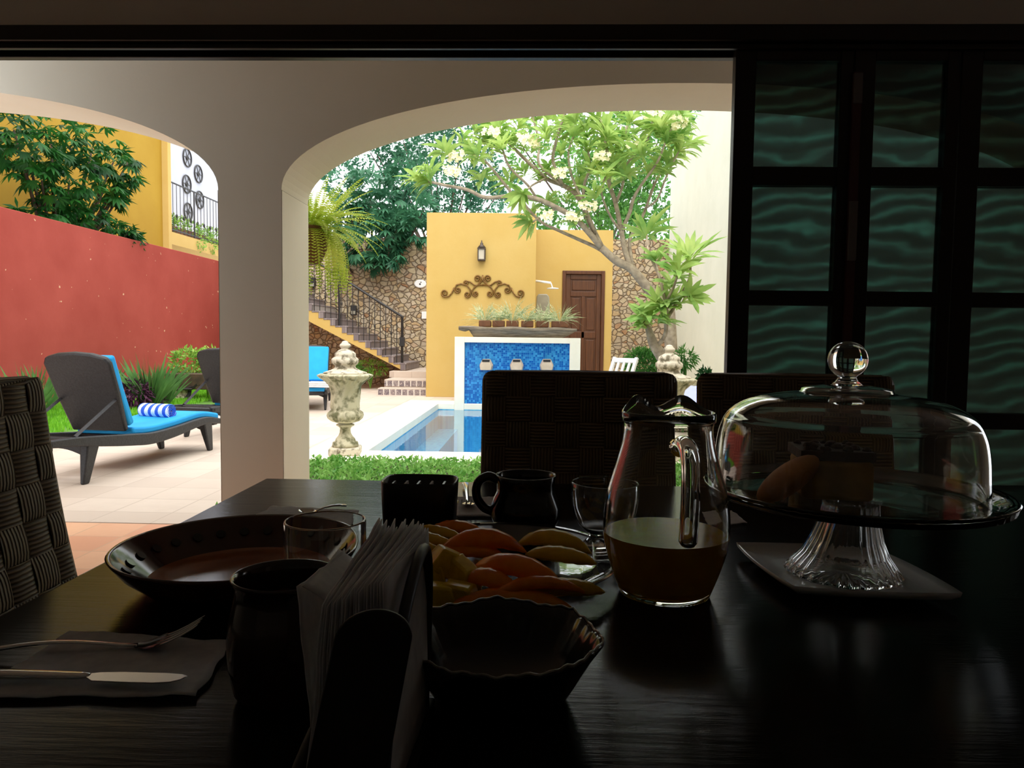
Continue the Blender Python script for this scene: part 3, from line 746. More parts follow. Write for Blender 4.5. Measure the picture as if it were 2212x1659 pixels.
# shower
q = P(1159, 607, YW+.35); q1 = P(1190, 611, YW+.35); q2 = P(1194, 623, YW+.35)
sh = thing('shower_head', 'white shower arm with a flat round head reaching out from the yellow wall', 'shower', q)
MB().tube([q+Vector((-.02, 0, 0)), q1], .024, 10).tube([q1, q2], .012, 8).build('arm', M['whitepaint'], sh, smooth=True)
MB().lathe([(.12, -.012), (.12, .008), (.02, .02)], q2, 28).build('head', M['whitepaint'], sh)
q0 = P(1172, 672, YW+.3)
g_ = MB(); pts = [(-.15, -.3), (.17, -.3), (.14, .22), (.09, .28), (-.09, .28), (-.13, .22)]
g_.prism_y([(P(1172, 660, YW+.9).x+a, P(1172, 664, YW+.9).z+b) for a, b in pts], YW+.84, YW+.9)
g_.box(P(1172, 660, YW+.9).x-.13, P(1172, 660, YW+.9).x+.15, YW+.85, YW+.9, 0, P(1172, 664, YW+.9).z-.3)
M['greyplastic'] = plain('grey_panel_plastic', rgb(158, 152, 134), .5)
tag(g_.build('grey_panel', M['greyplastic'], bevel=.02, origin=(P(1172, 660, YW+.9).x, YW+.87, 0)), 'rounded grey panel standing behind the potted plants, left of the brown door', 'panel')

# ---- stairs
YS0, YS1 = 16.6, YB-.1
zb0 = .45; e = P(876, 802, YS0)
run = abs(P(876, 700, YS0).x-P(850.7, 700, YS0).x); rise = .164; NS = 13
st = thing('garden_staircase', 'yellow plastered outdoor staircase with grey tiled treads climbing along the rubble wall', 'staircase', (e.x, YS0, 0))
top = []
for k in range(NS):
    top += [(e.x-k*run, zb0+k*rise), (e.x-k*run, zb0+(k+1)*rise)]
top.append((e.x-NS*run, zb0+NS*rise))
low = [(e.x-NS*run, zb0+NS*rise-.42), (e.x-.25*run, zb0)]
body = MB().prism_y((top+low)[::-1], YS0, YS1)
body.build('stringer', M['yellow'], st)
for k in range(NS):
    x = e.x-k*run; z = zb0+(k+1)*rise
    MB().box(x-run-.01, x+.025, YS0-.01, YS1, z-.03, z+.006).build('tread', M['stairtile'], st, bevel=.006)
    MB().box(x, x+.014, YS0-.012, YS1, z-rise+.006, z-.03).box(x-run*.45, x+.012, YS0-.012, YS0, z-rise*.95, z-.03).build('riser', M['stairtile'], st)
l0 = thing('landing_steps', 'low stone landing with two steps faced in patterned tiles at the foot of the stairs', 'steps', (G(870, 854).x, 15.5, 0))
s1 = G(816, 854); xA = s1.x; xR = P(921, 800, YW).x+.02; ya = s1.y
xB = P(830, 826, ya+.32).x
M['landing'] = M['deck']
MB().box(xA, xR-.03, ya, ya+.33, 0, .15).build('lower_step', M['landing'], l0, bevel=.006)
MB().box(xB, xR-.03, ya+.33, YS1, 0, .31).build('upper_step', M['landing'], l0, bevel=.006)
MB().box(e.x-.3, xR-.03, YS0-.35, YS1, .31, .445).build('landing_slab', M['landing'], l0, bevel=.006)
MB().box(xA+.005, xR-.03, ya-.012, ya, 0, .125).build('lower_riser_tiles', M['riser'], l0)
MB().box(xB+.005, xR-.03, ya+.318, ya+.33, .17, .285).build('upper_riser_tiles', M['riser'], l0)
# railing
rt = P(869, 684, YS0+.06); rsl = rise/run
rl = thing('stair_railing', 'black iron handrail with thin twisted balusters up the garden stairs', 'railing', (e.x, YS0, zb0))
xa_ = rt.x; zt0 = rt.z
fz_ = lambda x: zt0+(xa_-x)*rsl
MB().tube([(xa_+.02, YS0+.06, zt0-.03), (xa_, YS0+.06, zt0), (xa_-NS*run, YS0+.06, fz_(xa_-NS*run))], .026, 8).build('handrail', M['blackiron'], rl)
stepz = lambda x: zb0+max(0, math.floor((e.x-x)/run)+1)*rise
for px in (869, 733):
    x = P(px, 650, YS0+.06).x
    pm = MB().tube([(x, YS0+.06, stepz(x) if px == 733 else zb0+.0), (x, YS0+.06, fz_(x))], .03, 8)
    if px == 869: pm.box(x-.055, x+.055, YS0+.01, YS0+.11, zb0+.55, zb0+.75)
    pm.build('post', M['blackiron'], rl)
k = 0; x = xa_-.125
while x > xa_-NS*run+.2:
    b = MB().tube([(x, YS0+.06, stepz(x)), (x, YS0+.06, fz_(x))], .010, 5)
    if k % 3 == 1: b.ball((x, YS0+.06, stepz(x)+.5), .022, 6, (1, 1, 2))
    b.build('baluster', M['blackiron'], rl); k += 1; x -= .125
for (px, py) in ((764, 670), (675, 610)):
    q = P(px, py, YB-.06)
    s_ = thing('step_light', 'small dark box light on the rubble wall, '+('seen through the lower balusters' if px == 764 else 'below the hanging fern'), 'light', q, 'dark wall lights along the stairs')
    MB().box(q.x-.07, q.x+.07, YB-.1, YB, q.z-.12, q.z+.12, None).build('housing', M['blackiron'], s_, bevel=.01)
    MB().box(q.x-.05, q.x+.05, YB-.108, YB-.1, q.z-.1, q.z-.02).build('lens', M['greyplastic'], s_)

# ---- white slatted chair leaning by the bed
c = Vector((P(1313, 800, 11.0).x, 11.0, 0))
wc = thing('white_slatted_chair', 'white slatted folding chair tipped back beside the green bush, behind the black dining chair', 'chair', c)
TL = Matrix.Translation(c) @ Matrix.Rotation(R(-42), 4, 'Z') @ Matrix.Rotation(R(-26), 4, 'X')
z_ = P(1322, 772, 11.3).z/math.cos(R(26))+.0
for x in (-.2, .2): MB().box(x-.025, x+.025, -.02, .02, .02, z_, TL).build('upright', M['whitepaint'], wc)
for z in (z_-.05, z_-.3, .42): MB().box(-.175, .175, -.015, .015, z-.035, z+.035, TL).build('back_rail', M['whitepaint'], wc)
for x in (-.1, 0, .1): MB().box(x-.02, x+.02, -.01, .01, .45, z_-.08, TL).build('back_slat', M['whitepaint'], wc)
for i in range(5): MB().box(-.2, .2, -.42+i*.085, -.36+i*.085, .38, .4, TL).build('seat_slat', M['whitepaint'], wc)
for x in (-.19, .19): MB().tube([TL @ Vector((x, -.4, .4)), TL @ Vector((x*1.0, -.1, .05))], .015, 6).build('leg', M['whitepaint'], wc)

# ---- stone kerb and lilac cloth seen between the dining chairs
q = P(1482, 828, 10.2)
kb = MB().box(pxr+cw+.02, XR, 9.9, 10.25, 0, .0+P(1482, 819, 9.9).z)
tag(kb.build('stone_kerb', M['concrete'], bevel=.03, origin=(q.x, 10, 0)), 'rough stone kerb of the planting bed between the two black chairs', 'kerb')
M['lilac'] = plain('lilac_cloth', rgb(178, 184, 238), .9)
q = P(1484, 842, 8.2); t_ = MB(); n = 10
lz0 = P(1484, 834, 8.6).z
bn = MB().box(1.45, 2.35, 8.1, 8.6, lz0-.22, lz0-.16).box(1.5, 1.56, 8.15, 8.55, 0, lz0-.22).box(2.24, 2.3, 8.15, 8.55, 0, lz0-.22)
tag(bn.build('low_bench', M['paleconcrete'], bevel=.01, origin=(1.9, 8.3, 0)), 'low pale bench beside the pool, glimpsed between the two black dining chairs', 'bench')
vs = [(1.5+.8*i/n, 8.05+.5*j/n, lz0-.155+.012*math.sin(i*1.7+j)+(.16*(j/n)**2)) for i in range(n+1) for j in range(n+1)]
t_.add(vs, [(i*(n+1)+j, (i+1)*(n+1)+j, (i+1)*(n+1)+j+1, i*(n+1)+j+1) for i in range(n) for j in range(n)])
tag(t_.build('lilac_cloth', M['lilac'], smooth=True, solid=.012, soff=1, origin=(1.9, 8.3, lz0-.155)), 'lilac cloth laid on the low bench behind the glass jug', 'cloth')

# ---- wheelbarrow planter
wbp = P(395, 848, 13.0)
wb = thing('wheelbarrow', 'old metal wheelbarrow used as a planter beyond the second lounger', 'wheelbarrow', (wbp.x, 13, 0))
x, y = wbp.x+.05, 13.0
M['rust'] = plain('rusty_brown_metal', rgb(96, 76, 58), .8, c2=rgb(60, 50, 44))
tr = MB(); zt_ = P(400, 806, 13).z
tr.add([(x-.3, y-.25, zt_), (x+.9, y-.25, zt_), (x+.9, y+.35, zt_), (x-.3, y+.35, zt_), (x-.05, y-.15, zt_-.28), (x+.7, y-.15, zt_-.28), (x+.7, y+.25, zt_-.28), (x-.05, y+.25, zt_-.28)],
       [(4, 5, 6, 7), (0, 4, 7, 3), (0, 1, 5, 4), (1, 2, 6, 5), (2, 3, 7, 6), (3, 2, 1, 0)])
tr.build('tray', M['rust'], wb, bevel=.01)
M['rubber'] = plain('black_rubber', rgb(50, 50, 54), .8)
wr = .19; wz = .2
MB().tube([(x-.08+wr*math.cos(a*PI/16)*.93, y-.05, wz+wr*math.sin(a*PI/16)*.93) for a in range(33)], .035, 8).build('tyre', M['rubber'], wb, smooth=True)
MB().lathe([(.15, -.02), (.15, .02)], (x-.08, y-.05, wz), 24, M=Matrix.Rotation(PI/2, 3, 'X')).build('wheel_disc', M['paleconcrete'], wb)
MB().tube([(x-.08, y-.16, wz), (x+.3, y-.16, zt_-.2), (x+1.5, y-.2, zt_-.1)], .02, 6).tube([(x-.08, y+.2, wz), (x+.3, y+.2, zt_-.2), (x+1.5, y+.25, zt_-.1)], .02, 6).tube([(x-.4, y-.17, .22), (x+.2, y-.17, .24), (x+.35, y-.17, .4)], .02, 6).build('frame', M['blackiron'], wb)
for yy in (y-.16, y+.2): MB().tube([(x+.55, yy, zt_-.25), (x+.6, yy, 0)], .02, 6).build('leg', M['blackiron'], wb)
# ================================================================== PLANTS
def rnd(): 
    while True:
        v = Vector((random.uniform(-1, 1), random.uniform(-1, 1), random.uniform(-1, 1)))
        if .05 < v.length < 1: return v
def palmate(mb, p, d, L, n=7, W=.22, droop=.5):
    d = Vector(d).normalized(); a = d.cross(Vector((0, 0, 1)))
    if a.length < .1: a = Vector((1, 0, 0))
    a.normalize(); u = a.cross(d).normalized()
    for i in range(n):
        th = (i/(n-1)-.5)*R(230)
        q = d*math.cos(th)+a*math.sin(th)
        q = (q+Vector((0, 0, -droop))).normalized()
        mb.leaf(p, q, L*(1-.25*abs(th)/2), L*W, nrm=u, droop=.25, seg=2)
def blob(mb, c, r, n, kind, L, sq=(1, 1, 1), hollow=.35):
    c = Vector(c)
    for _ in range(n):
        v = rnd(); l = v.length; v = v.normalized()*(hollow+(1-hollow)*l**.5)
        p = c+Vector((v.x*r*sq[0], v.y*r*sq[1], v.z*r*sq[2]))
        d = (v+rnd()*.7+Vector((0, 0, .1))).normalized()
        if kind == 'palm': palmate(mb, p, d, L*random.uniform(.7, 1.2))
        elif kind == 'small':
            for _k in range(4):
                dd = (d+rnd()*.9).normalized(); mb.rhomb(p+rnd()*L*.7, dd, L*random.uniform(.6, 1.1), L*.42, rnd())
        elif kind == 'lance':
            for _k in range(3): mb.leaf(p+rnd()*L*.3, (d+rnd()*.8), L*random.uniform(.7, 1.1), L*.2, nrm=rnd(), droop=.5, seg=2)
def tree(name, label, cat, base, tips, blobs, kind, L, mleaf, mbark, group=None, dens=60, tr=.12, hollow=.35):
    """blobs: (px, py, Y, radius in px)"""
    t = thing(name, label, cat, base, group)
    tk = MB(); b = Vector(base)
    cs = [(P(x, y, Y), r_/F*Y) for x, y, Y, r_ in blobs]
    mid = sum((c for c, r_ in cs), Vector())/len(cs); fork = Vector((b.x*.6+mid.x*.4, b.y*.6+mid.y*.4, b.z+(mid.z-b.z)*.45))
    tk.tube(smooth_curve([b, (b+fork)/2+Vector((.1, 0, 0)), fork], 4), [tr*(1-.04*i) for i in range(9)], 8)
    for c, r_ in cs: tk.tube([fork, (fork+c)/2+Vector((0, 0, .15)), c], [tr*.5, tr*.3, tr*.12], 6)
    tk.build('trunk', mbark, t, smooth=True)
    f = MB()
    for c, r_ in cs: blob(f, c, r_, int(dens*(r_/L)**1.6)+12, kind, L, hollow=hollow)
    f.build('foliage', mleaf, t, smooth=(kind != 'small'))
    return t
# trees beyond the rubble wall
tree('cassava_tree', 'blue green tree with drooping hand shaped leaves spilling over the rubble wall above the stairs', 'tree', (P(800, 700, YB+1.5).x, YB+1.6, 0), 0,
     [(800, 425, 19.4, 62), (868, 440, 19.2, 60), (760, 475, 19, 42), (900, 490, 18.2, 34), (835, 500, 18.4, 48), (780, 530, 18.1, 34), (840, 545, 18.1, 30), (740, 520, 19.0, 36), (885, 385, 19.6, 46), (740, 560, 18.2, 14), (822, 455, 18.9, 48), (915, 455, 18.6, 28), (770, 440, 19.2, 44), (860, 485, 18.6, 40), (808, 565, 18.1, 20)], 'palm', .32, M['darkleaf'], M['darkbark'], dens=18, hollow=.15)
tree('shade_tree', 'tall dark small leaved tree rising behind the hand shaped leaves, sky showing through its crown', 'tree', (P(960, 700, 25).x, 25.5, 0), 0,
     [(800, 330, 25, 62), (870, 300, 25, 66), (940, 310, 26, 60), (740, 390, 24, 40), (1000, 290, 26, 45), (930, 390, 25, 44), (1010, 390, 26, 30), (860, 370, 25.5, 34), (960, 440, 26, 26), (780, 270, 25, 50), (1000, 440, 26, 34), (1050, 430, 26, 40), (1090, 400, 26, 30), (1050, 350, 26, 26)], 'small', .20, M['darkleaf'], M['darkbark'], 'trees beyond the garden walls', dens=17, hollow=.1)
tree('leafy_tree', 'mid green leafy tree filling the gap behind the brown door wall', 'tree', (P(1360, 700, 22).x, 22, 0), 0,
     [(1340, 430, 21, 52), (1400, 440, 21, 55), (1290, 460, 21, 38), (1380, 370, 21.5, 50), (1300, 380, 22, 48), (1220, 450, 22, 36), (1430, 330, 21.5, 45), (1250, 370, 22, 40), (1425, 490, 20.5, 40), (1350, 480, 20.5, 36), (1170, 480, 22, 24)], 'small', .2, M['hedge'], M['darkbark'], 'trees beyond the garden walls', dens=20, hollow=.1)
tree('tall_tree', 'pale green tall tree whose crown tops the view under the arch, behind the flowering tree', 'tree', (P(1300, 700, 27).x, 27, 0), 0,
     [(1200, 270, 26, 60), (1290, 260, 26, 60), (1370, 270, 26, 55), (1450, 250, 25, 48), (1130, 320, 27, 40), (1250, 330, 26, 46), (1330, 330, 26, 46), (1090, 260, 27, 40), (1500, 250, 25, 30)], 'small', .24, M['hedge'], M['darkbark'], 'trees beyond the garden walls', dens=9, hollow=.1)
# tree spilling over the red wall
tree('umbrella_tree', 'dark green tree spilling over the red wall in front of the ochre house', 'tree', (XL-1.2, 13.2, 0), 0,
     [(110, 300, 12.48, 85), (200, 320, 13.65, 60), (60, 330, 11.91, 60), (30, 280, 11.59, 70), (150, 390, 12.98, 60), (90, 390, 12.24, 42), (245, 350, 14.33, 34), (270, 385, 14.73, 24), (120, 440, 12.60, 40), (170, 450, 13.24, 36), (230, 400, 14.10, 30),
      (200, 470, 13.65, 34), (80, 468, 12.35, 26), (245, 490, 14.33, 26), (275, 506, 14.27, 16), (292, 516, 14.55, 9), (150, 475, 12.98, 30), (40, 462, 11.84, 18), (255, 430, 14.49, 18), (280, 345, 14.90, 16)], 'palm', .26, M['vine'], M['darkbark'], dens=11, hollow=.15)

# ---- flowering tree
fr = thing('frangipani_tree', 'flowering tree with a bent grey trunk and cream blossoms reaching over the yellow walls', 'tree', (P(1450, 760, 11).x, 11, 0))
def br_pts(l, Y0, Y1):
    n = len(l)-1; return smooth_curve([P(x, y, Y0+(Y1-Y0)*i/n) for i, (x, y) in enumerate(l)], 4)
def grow(mb, l, Y0, Y1, r0, r1):
    p = br_pts(l, Y0, Y1); k = len(p); mb.tube(p, [r0+(r1-r0)*i/(k-1) for i in range(k)], 8); return p[-1], (p[-1]-p[-4]).normalized()
bk = MB(); tips = []
b0 = P(1450, 760, 11); g0 = Vector((b0.x, 11, 0))
bk.tube([g0, b0], [.12, .095], 10)
grow(bk, [(1450, 760), (1447, 700), (1443, 660), (1428, 643), (1409, 632), (1387, 607), (1362, 579), (1331, 563), (1299, 535)], 11, 11, .095, .055)
LT = [([(1299, 535), (1270, 500), (1240, 470), (1205, 450), (1160, 430), (1110, 423), (1050, 427), (1010, 410), (960, 400), (925, 392)], 11, 10.4, .05, .018),
      ([(1299, 535), (1285, 505), (1270, 470), (1245, 420), (1215, 400), (1180, 385), (1130, 340), (1090, 300), (1060, 275)], 11, 11.4, .05, .018),
      ([(1285, 505), (1262, 440), (1262, 400), (1275, 360), (1270, 325)], 11, 10.6, .03, .014),
      ([(1325, 556), (1285, 533), (1245, 515), (1205, 497), (1170, 480), (1140, 450), (1125, 425), (1100, 395)], 11, 11.6, .03, .014),
      ([(1362, 579), (1350, 540), (1342, 500), (1330, 440), (1315, 390), (1312, 330), (1300, 270), (1290, 225)], 11, 11, .045, .015),
      ([(1342, 500), (1360, 460), (1368, 430), (1385, 400), (1420, 350), (1440, 300)], 11, 10.5, .03, .014),
      ([(1315, 390), (1335, 330), (1355, 270), (1365, 225)], 11, 11.4, .025, .014),
      ([(1366, 577), (1360, 520), (1378, 490), (1395, 450), (1420, 385), (1455, 340)], 11, 11.3, .03, .014),
      ([(1215, 400), (1195, 350), (1200, 310), (1215, 260), (1235, 215)], 11, 10.6, .028, .014),
      ([(1215, 400), (1165, 355), (1165, 310), (1150, 250)], 11, 11.5, .025, .014),
      ([(1110, 423), (1080, 385), (1050, 350), (1020, 330)], 10.9, 10.9, .022, .014),
      ([(1160, 430), (1140, 400), (1100, 360), (1085, 320)], 10.9, 10.5, .02, .014),
      ([(1262, 440), (1235, 380), (1228, 330), (1240, 290)], 10.8, 11.3, .02, .014),
      ([(1330, 440), (1345, 400), (1350, 360), (1400, 300), (1410, 250)], 11, 10.7, .022, .014),
      ([(1342, 500), (1320, 470), (1300, 420), (1308, 380)], 11, 10.4, .02, .012),
      ([(1440, 300), (1455, 270), (1470, 255)], 10.5, 10.4, .014, .012),
      ([(1395, 450), (1420, 430), (1440, 380), (1470, 320)], 11.1, 10.8, .018, .012),
      ([(1205, 450), (1180, 460), (1150, 480)], 11, 10.7, .018, .012),
      ([(1180, 385), (1150, 400), (1130, 420)], 11, 10.5, .018, .012)]
for l, a, b, r0, r1 in LT: tips.append(grow(bk, l, a, b, r0, r1))
bk.build('trunk', M['bark'], fr, smooth=True)
def rosette(mb, p, d, n, L, W, droop=.5):
    d = Vector(d).normalized(); a = d.orthogonal().normalized(); b = d.cross(a)
    for i in range(n):
        th = i*2.4+random.uniform(-.2, .2); s_ = random.uniform(.5, 1.5)
        q = (d*.8+(a*math.cos(th)+b*math.sin(th))*s_).normalized()
        mb.leaf(p+d*random.uniform(-.08, .05), q, L*random.uniform(.7, 1.1), W, nrm=d, droop=droop*random.uniform(.4, 1.4), seg=4)
fo = MB()
extra = [(960, 330), (1000, 300), (1040, 385), (1120, 270), (1180, 280), (1240, 260), (1320, 290), (1380, 330), (1420, 290), (1350, 240), (1210, 330), (1180, 440), (1130, 370), (1400, 370), (1285, 420), (1240, 480),
         (1460, 300), (1485, 310), (1330, 365), (1440, 350), (1270, 300), (1080, 280), (900, 385), (930, 375), (1050, 300), (1110, 300), (1150, 320), (1290, 360), (1250, 400), (1370, 290), (1180, 250), (1300, 320), (1210, 290), (1400, 250), (1340, 320), (1225, 430), (1150, 460), (1020, 350), (1475, 265)]
for p, d in tips: rosette(fo, p, d+Vector((0, 0, .5)), 20, .34, .075, .9)
extra += [(random.uniform(1150, 1480), random.uniform(245, 400)) for _ in range(26)]+[(random.uniform(1010, 1150), random.uniform(255, 340)) for _ in range(8)]
extra = [(x, y) for x, y in extra if not (x > 1440 and y > 340)]
for x, y in extra:
    p = P(x, y, random.uniform(10.3, 11.7)); d = Vector((random.uniform(-.5, .5), random.uniform(-.4, .4), 1)); rosette(fo, p, d, 16, .33, .072, .9)
fo.build('foliage', M['frangipani'], fr, smooth=True)
for (x, y) in ((1300, 340), (1370, 315), (1470, 270), (1145, 312), (985, 338), (1135, 300), (1210, 375), (1270, 445), (1455, 258), (1410, 250), (1175, 465), (975, 370), (1240, 470), (1060, 285)):
    c = P(x, y, 10.35); fl = MB()
    for _ in range(14):
        q = c+Vector((random.uniform(-.11, .11), random.uniform(-.08, .08), random.uniform(-.05, .06)))
        for i in range(5):
            th = i*2*PI/5+_; fl.rhomb(q, Vector((math.cos(th), -.5+random.uniform(-.2, .2), math.sin(th))), .045, .032, Vector((0, -1, .3)))
    fl.build('blossom', M['flower'], fr)
# ---- second, smaller frangipani on the right
f2 = thing('young_frangipani', 'low branching leafy shrub tree with broad star like leaf clusters against the cream wall', 'tree', (P(1434, 774, 9.8).x, 9.8, 0))
b2 = MB(); q = P(1434, 776, 9.8)
b2.tube([(q.x, 9.8, 0), q], [.09, .085], 10)
t2 = [grow(b2, [(1434, 776), (1412, 743), (1403, 717), (1396, 700)], 9.8, 9.8, .085, .03),
      grow(b2, [(1418, 750), (1436, 725), (1440, 690), (1440, 660)], 9.8, 9.5, .03, .02),
      grow(b2, [(1440, 690), (1470, 640), (1490, 600), (1490, 560)], 9.6, 9.3, .025, .015),
      grow(b2, [(1440, 660), (1425, 600), (1415, 560)], 9.5, 9.7, .02, .012),
      grow(b2, [(1440, 650), (1455, 620), (1465, 590)], 9.5, 9.2, .02, .012),
      grow(b2, [(1425, 600), (1400, 540), (1397, 505)], 9.6, 10.2, .018, .012),
      grow(b2, [(1396, 700), (1388, 690)], 9.8, 9.7, .03, .02),
      grow(b2, [(1470, 640), (1490, 640)], 9.5, 9.3, .02, .012)]
b2.build('trunk', M['bark'], f2, smooth=True)
g2 = MB()
for (p, d), s_ in zip(t2, (1, 1.2, 1.5, .8, 1.1, 1.4, .8, .9)): rosette(g2, p, d+Vector((0, -.2, .4)), 20, .34*s_, .075, .5)
for x, y in ((1470, 655), (1420, 660), (1450, 615), (1400, 680), (1430, 690)): rosette(g2, P(x, y, 9.5), Vector((random.uniform(-.6, .6), -.3, .6)), 13, .32, .08, .7)
g2.build('foliage', M['frangipani'], f2, smooth=True)

# ---- hanging fern on the pillar
fc = P(672, 492, 4.95); fc.x -= .02
pt = thing('hanging_fern', 'yellow green fern hung in a rust brown pot behind the arcade pillar', 'fern', fc-Vector((0, 0, .25)))
MB().lathe([(.08, -.24), (.12, -.15), (.14, -.02), (.145, 0), (.13, 0), (.12, -.03)], fc, 28).build('pot', M['terracotta'], pt, smooth=True)
MB().tube([fc+Vector((0, 0, 0)), fc+Vector((0, 0, .55)), Vector((fc.x, Y2, fc.z+.6))], .008, 6).build('hook', M['blackiron'], pt)
ff = MB()
def frond(mb, p, d, L, droop, W):
    d = Vector(d).normalized(); q = Vector(p); n = 24
    for i in range(n):
        d = (d+Vector((0, 0, -droop/n))).normalized(); s_ = d.cross(Vector((0, 0, 1)))
        if s_.length < .05: s_ = Vector((1, 0, 0))
        s_.normalize(); u = s_.cross(d)
        w_ = W*math.sin(PI*min(1, (i+2)/(n+2)))**.6*(1-.5*i/n)
        for k in (-1, 1): mb.rhomb(q, (s_*k+d*.3-Vector((0, 0, .1))), w_, .011, u)
        mb.rhomb(q, d, L/n*1.5, .004, s_); q = q+d*(L/n)
for _ in range(120):
    th = random.uniform(0, 2*PI); up_ = random.uniform(-.1, 1.9)
    frond(ff, fc+Vector((math.cos(th)*.1, math.sin(th)*.1, .0)), (math.cos(th), math.sin(th), up_), random.uniform(.30, .46), random.uniform(.5, 1.7), .052)
for _ in range(60):
    th = random.uniform(0, 2*PI); frond(ff, fc+Vector((math.cos(th)*.12, math.sin(th)*.12, -.02)), (math.cos(th), math.sin(th), .2), random.uniform(.3, .58), 6, .035)
ff.build('foliage', M['fern'], pt)

# ---- ground cover strip, lawn
gc = MB()
for _ in range(15000):
    x = random.uniform(-2.08, 1.7); y = random.uniform(Y2+.1, pf-.02); z = random.uniform(-.0, .055)
    d = Vector((random.uniform(-1, 1), random.uniform(-1, 1), random.uniform(.0, .9)))
    gc.rhomb(Vector((x, y, z)), d, random.uniform(.035, .075), random.uniform(.016, .03), rnd())
tag(gc.build('ground_cover', M['grass'], origin=(-.4, 6, -.02)), 'bright green leafy ground cover in the strip between arcade and pool edge', 'ground cover', kind='stuff')
lw = MB()
for _ in range(14000):
    y = random.uniform(7.5, 15.5); x = random.uniform(XL+.05, -5.5-.05*(y-7))
    lw.rhomb(Vector((x, y, 0)), Vector((random.uniform(-.4, .4), random.uniform(-.4, .4), 1)), random.uniform(.06, .12), .014, Vector((random.uniform(-.5, .5), -1, 0)))
lwb = struct(MB().box(XL, -5.5, 7.4, 15.6, 0, .012).build('floor_lawn_bed', plain('lawn_soil_green', rgb(92, 140, 48), .95, c2=rgb(74, 112, 40), scale=12)))
tag(lw.build('lawn', M['lawn'], origin=(-6.5, 11, .01)), 'strip of bright lawn at the foot of the red wall behind the loungers', 'lawn', kind='stuff')

# ---- spiky and bushy plants
def spiky(px, py, Y, L, n, label, mat='palm_green', spread=.7, group='spiky plants along the red wall', W=.035, droop=.5):
    c = P(px, py, Y); c.z = 0.01
    t = MB(); blades(t, c, n, L, W, spread, droop, seg=4)
    return tag(t.build('spiky_plant', M[mat], smooth=True, origin=c), label, 'plant', group)
spiky(62, 880, 9.6, .82, 70, 'spiky green plant at the foot of the red wall behind the woven chair')
spiky(95, 870, 10.6, .75, 60, 'spiky green plant just left of the near lounger backrest')
spiky(215, 860, 11.2, .75, 50, 'spiky plant mostly hidden behind the near lounger, blades topping its cushion')
spiky(325, 862, 11.4, .92, 110, 'tallest spiky plant in front of the red wall, behind the rolled towel', W=.045)
spiky(268, 850, 11.6, .62, 40, 'thin reddish spiky plant between the near lounger and the tallest spiky plant', 'purple')
spiky(355, 868, 12.0, .7, 50, 'spiky plant leaning over the wheel of the wheelbarrow')
spiky(1552, 812, 9.4, .42, 26, 'sharp leaved plant at the foot of the cream wall beside the glass doors', group='plants along the cream wall', W=.03)
spiky(1500, 812, 9.8, .36, 26, 'small spiky plant beside the pale urn', group='plants along the cream wall', W=.03)
spiky(1690, 800, 8.0, .55, 46, 'spiky plant seen as a dark shape low in the first pane column', group='plants along the cream wall')
spiky(1610, 800, 8.6, .45, 30, 'spiky plant just right of the door edge, dark through the glass', group='plants along the cream wall')
def bush(px, py, Y, r_, n, L, mat, label, kind='small', name='bush', group=None, sq=(1, 1, .8)):
    c = P(px, py, Y); t = MB(); R_ = r_/F*Y
    blob(t, c, R_, n, kind, L, sq, .1); b = Vector((c.x, c.y, 0.01))
    for _ in range(6): t.tube([b, c+rnd()*R_*.6], .012, 5)
    return tag(t.build(name, M[mat], origin=b), label, 'bush', group)
bush(285, 848, 11.2, 34, 230, .12, 'purple', 'low purple leaved bush between the lounger cushion and the rolled towel', sq=(1.3, .7, .7), kind='lance', name='purple_bush')
bush(335, 872, 11.6, 20, 90, .1, 'purple', 'small purple leaved clump at the edge of the lawn beside the towel', kind='lance', name='purple_bush')
bush(408, 785, 13.2, 32, 190, .09, 'bushleaf', 'bright yellow green bush growing out of the wheelbarrow tray', group=None, sq=(1.1, 1, 1))
bush(448, 770, 13.4, 22, 100, .09, 'bushleaf', 'upper clump of yellow green leaves peeping over the second lounger')
bush(1390, 785, 12.3, 32, 520, .075, 'hedge', 'fine leaved green bush between the white chair and the pale urn', sq=(1.15, 1, .95))
bush(1480, 775, 10.3, 20, 70, .12, 'hedge', 'leafy bush just right of the pale urn', 'lance')
bush(1524, 812, 9.6, 12, 60, .07, 'vine', 'dark low plant at the foot of the cream wall')
bush(800, 795, 17.0, 24, 120, .13, 'bushleaf', 'broad leaved green plants in the shade under the stairs', 'lance', sq=(1.5, .5, .6))
bush(765, 800, 16.8, 16, 60, .13, 'hedge', 'dark green leaves under the stairs beside the stone urn', 'lance', sq=(1.4, .5, .6))
bush(2140, 620, 6.6, 120, 420, .16, 'vine', 'dark shrub seen as a shadow through the last pane column', 'lance', sq=(.5, .6, 1.2))
# planters on the balcony
for i, px in enumerate((376, 398, 420, 445, 465)):
    y = XH*0+PXc(px, 480, XH+.0).y
    t = thing('balcony_planter', ('leftmost', 'second', 'middle', 'fourth', 'rightmost')[i]+' terracotta trough of trailing plants behind the balcony railing', 'planter', (XH-.15, y, zsT), 'plant troughs on the balcony')
    MB().box(XH-.28, XH-.02, y-.28, y+.28, zsT, zsT+.22).build('trough', M['terracotta'], t, bevel=.01)
    f = MB(); blob(f, (XH-.1, y, zsT+.3), .26, 60, 'small', .09, (.7, 1.1, .8))
    if i > 1: blob(f, (XH+.18, y, zsT-.02), .2, 40, 'small', .08, (.4, 1, 1.3))
    f.build('foliage', M['bushleaf'], t)
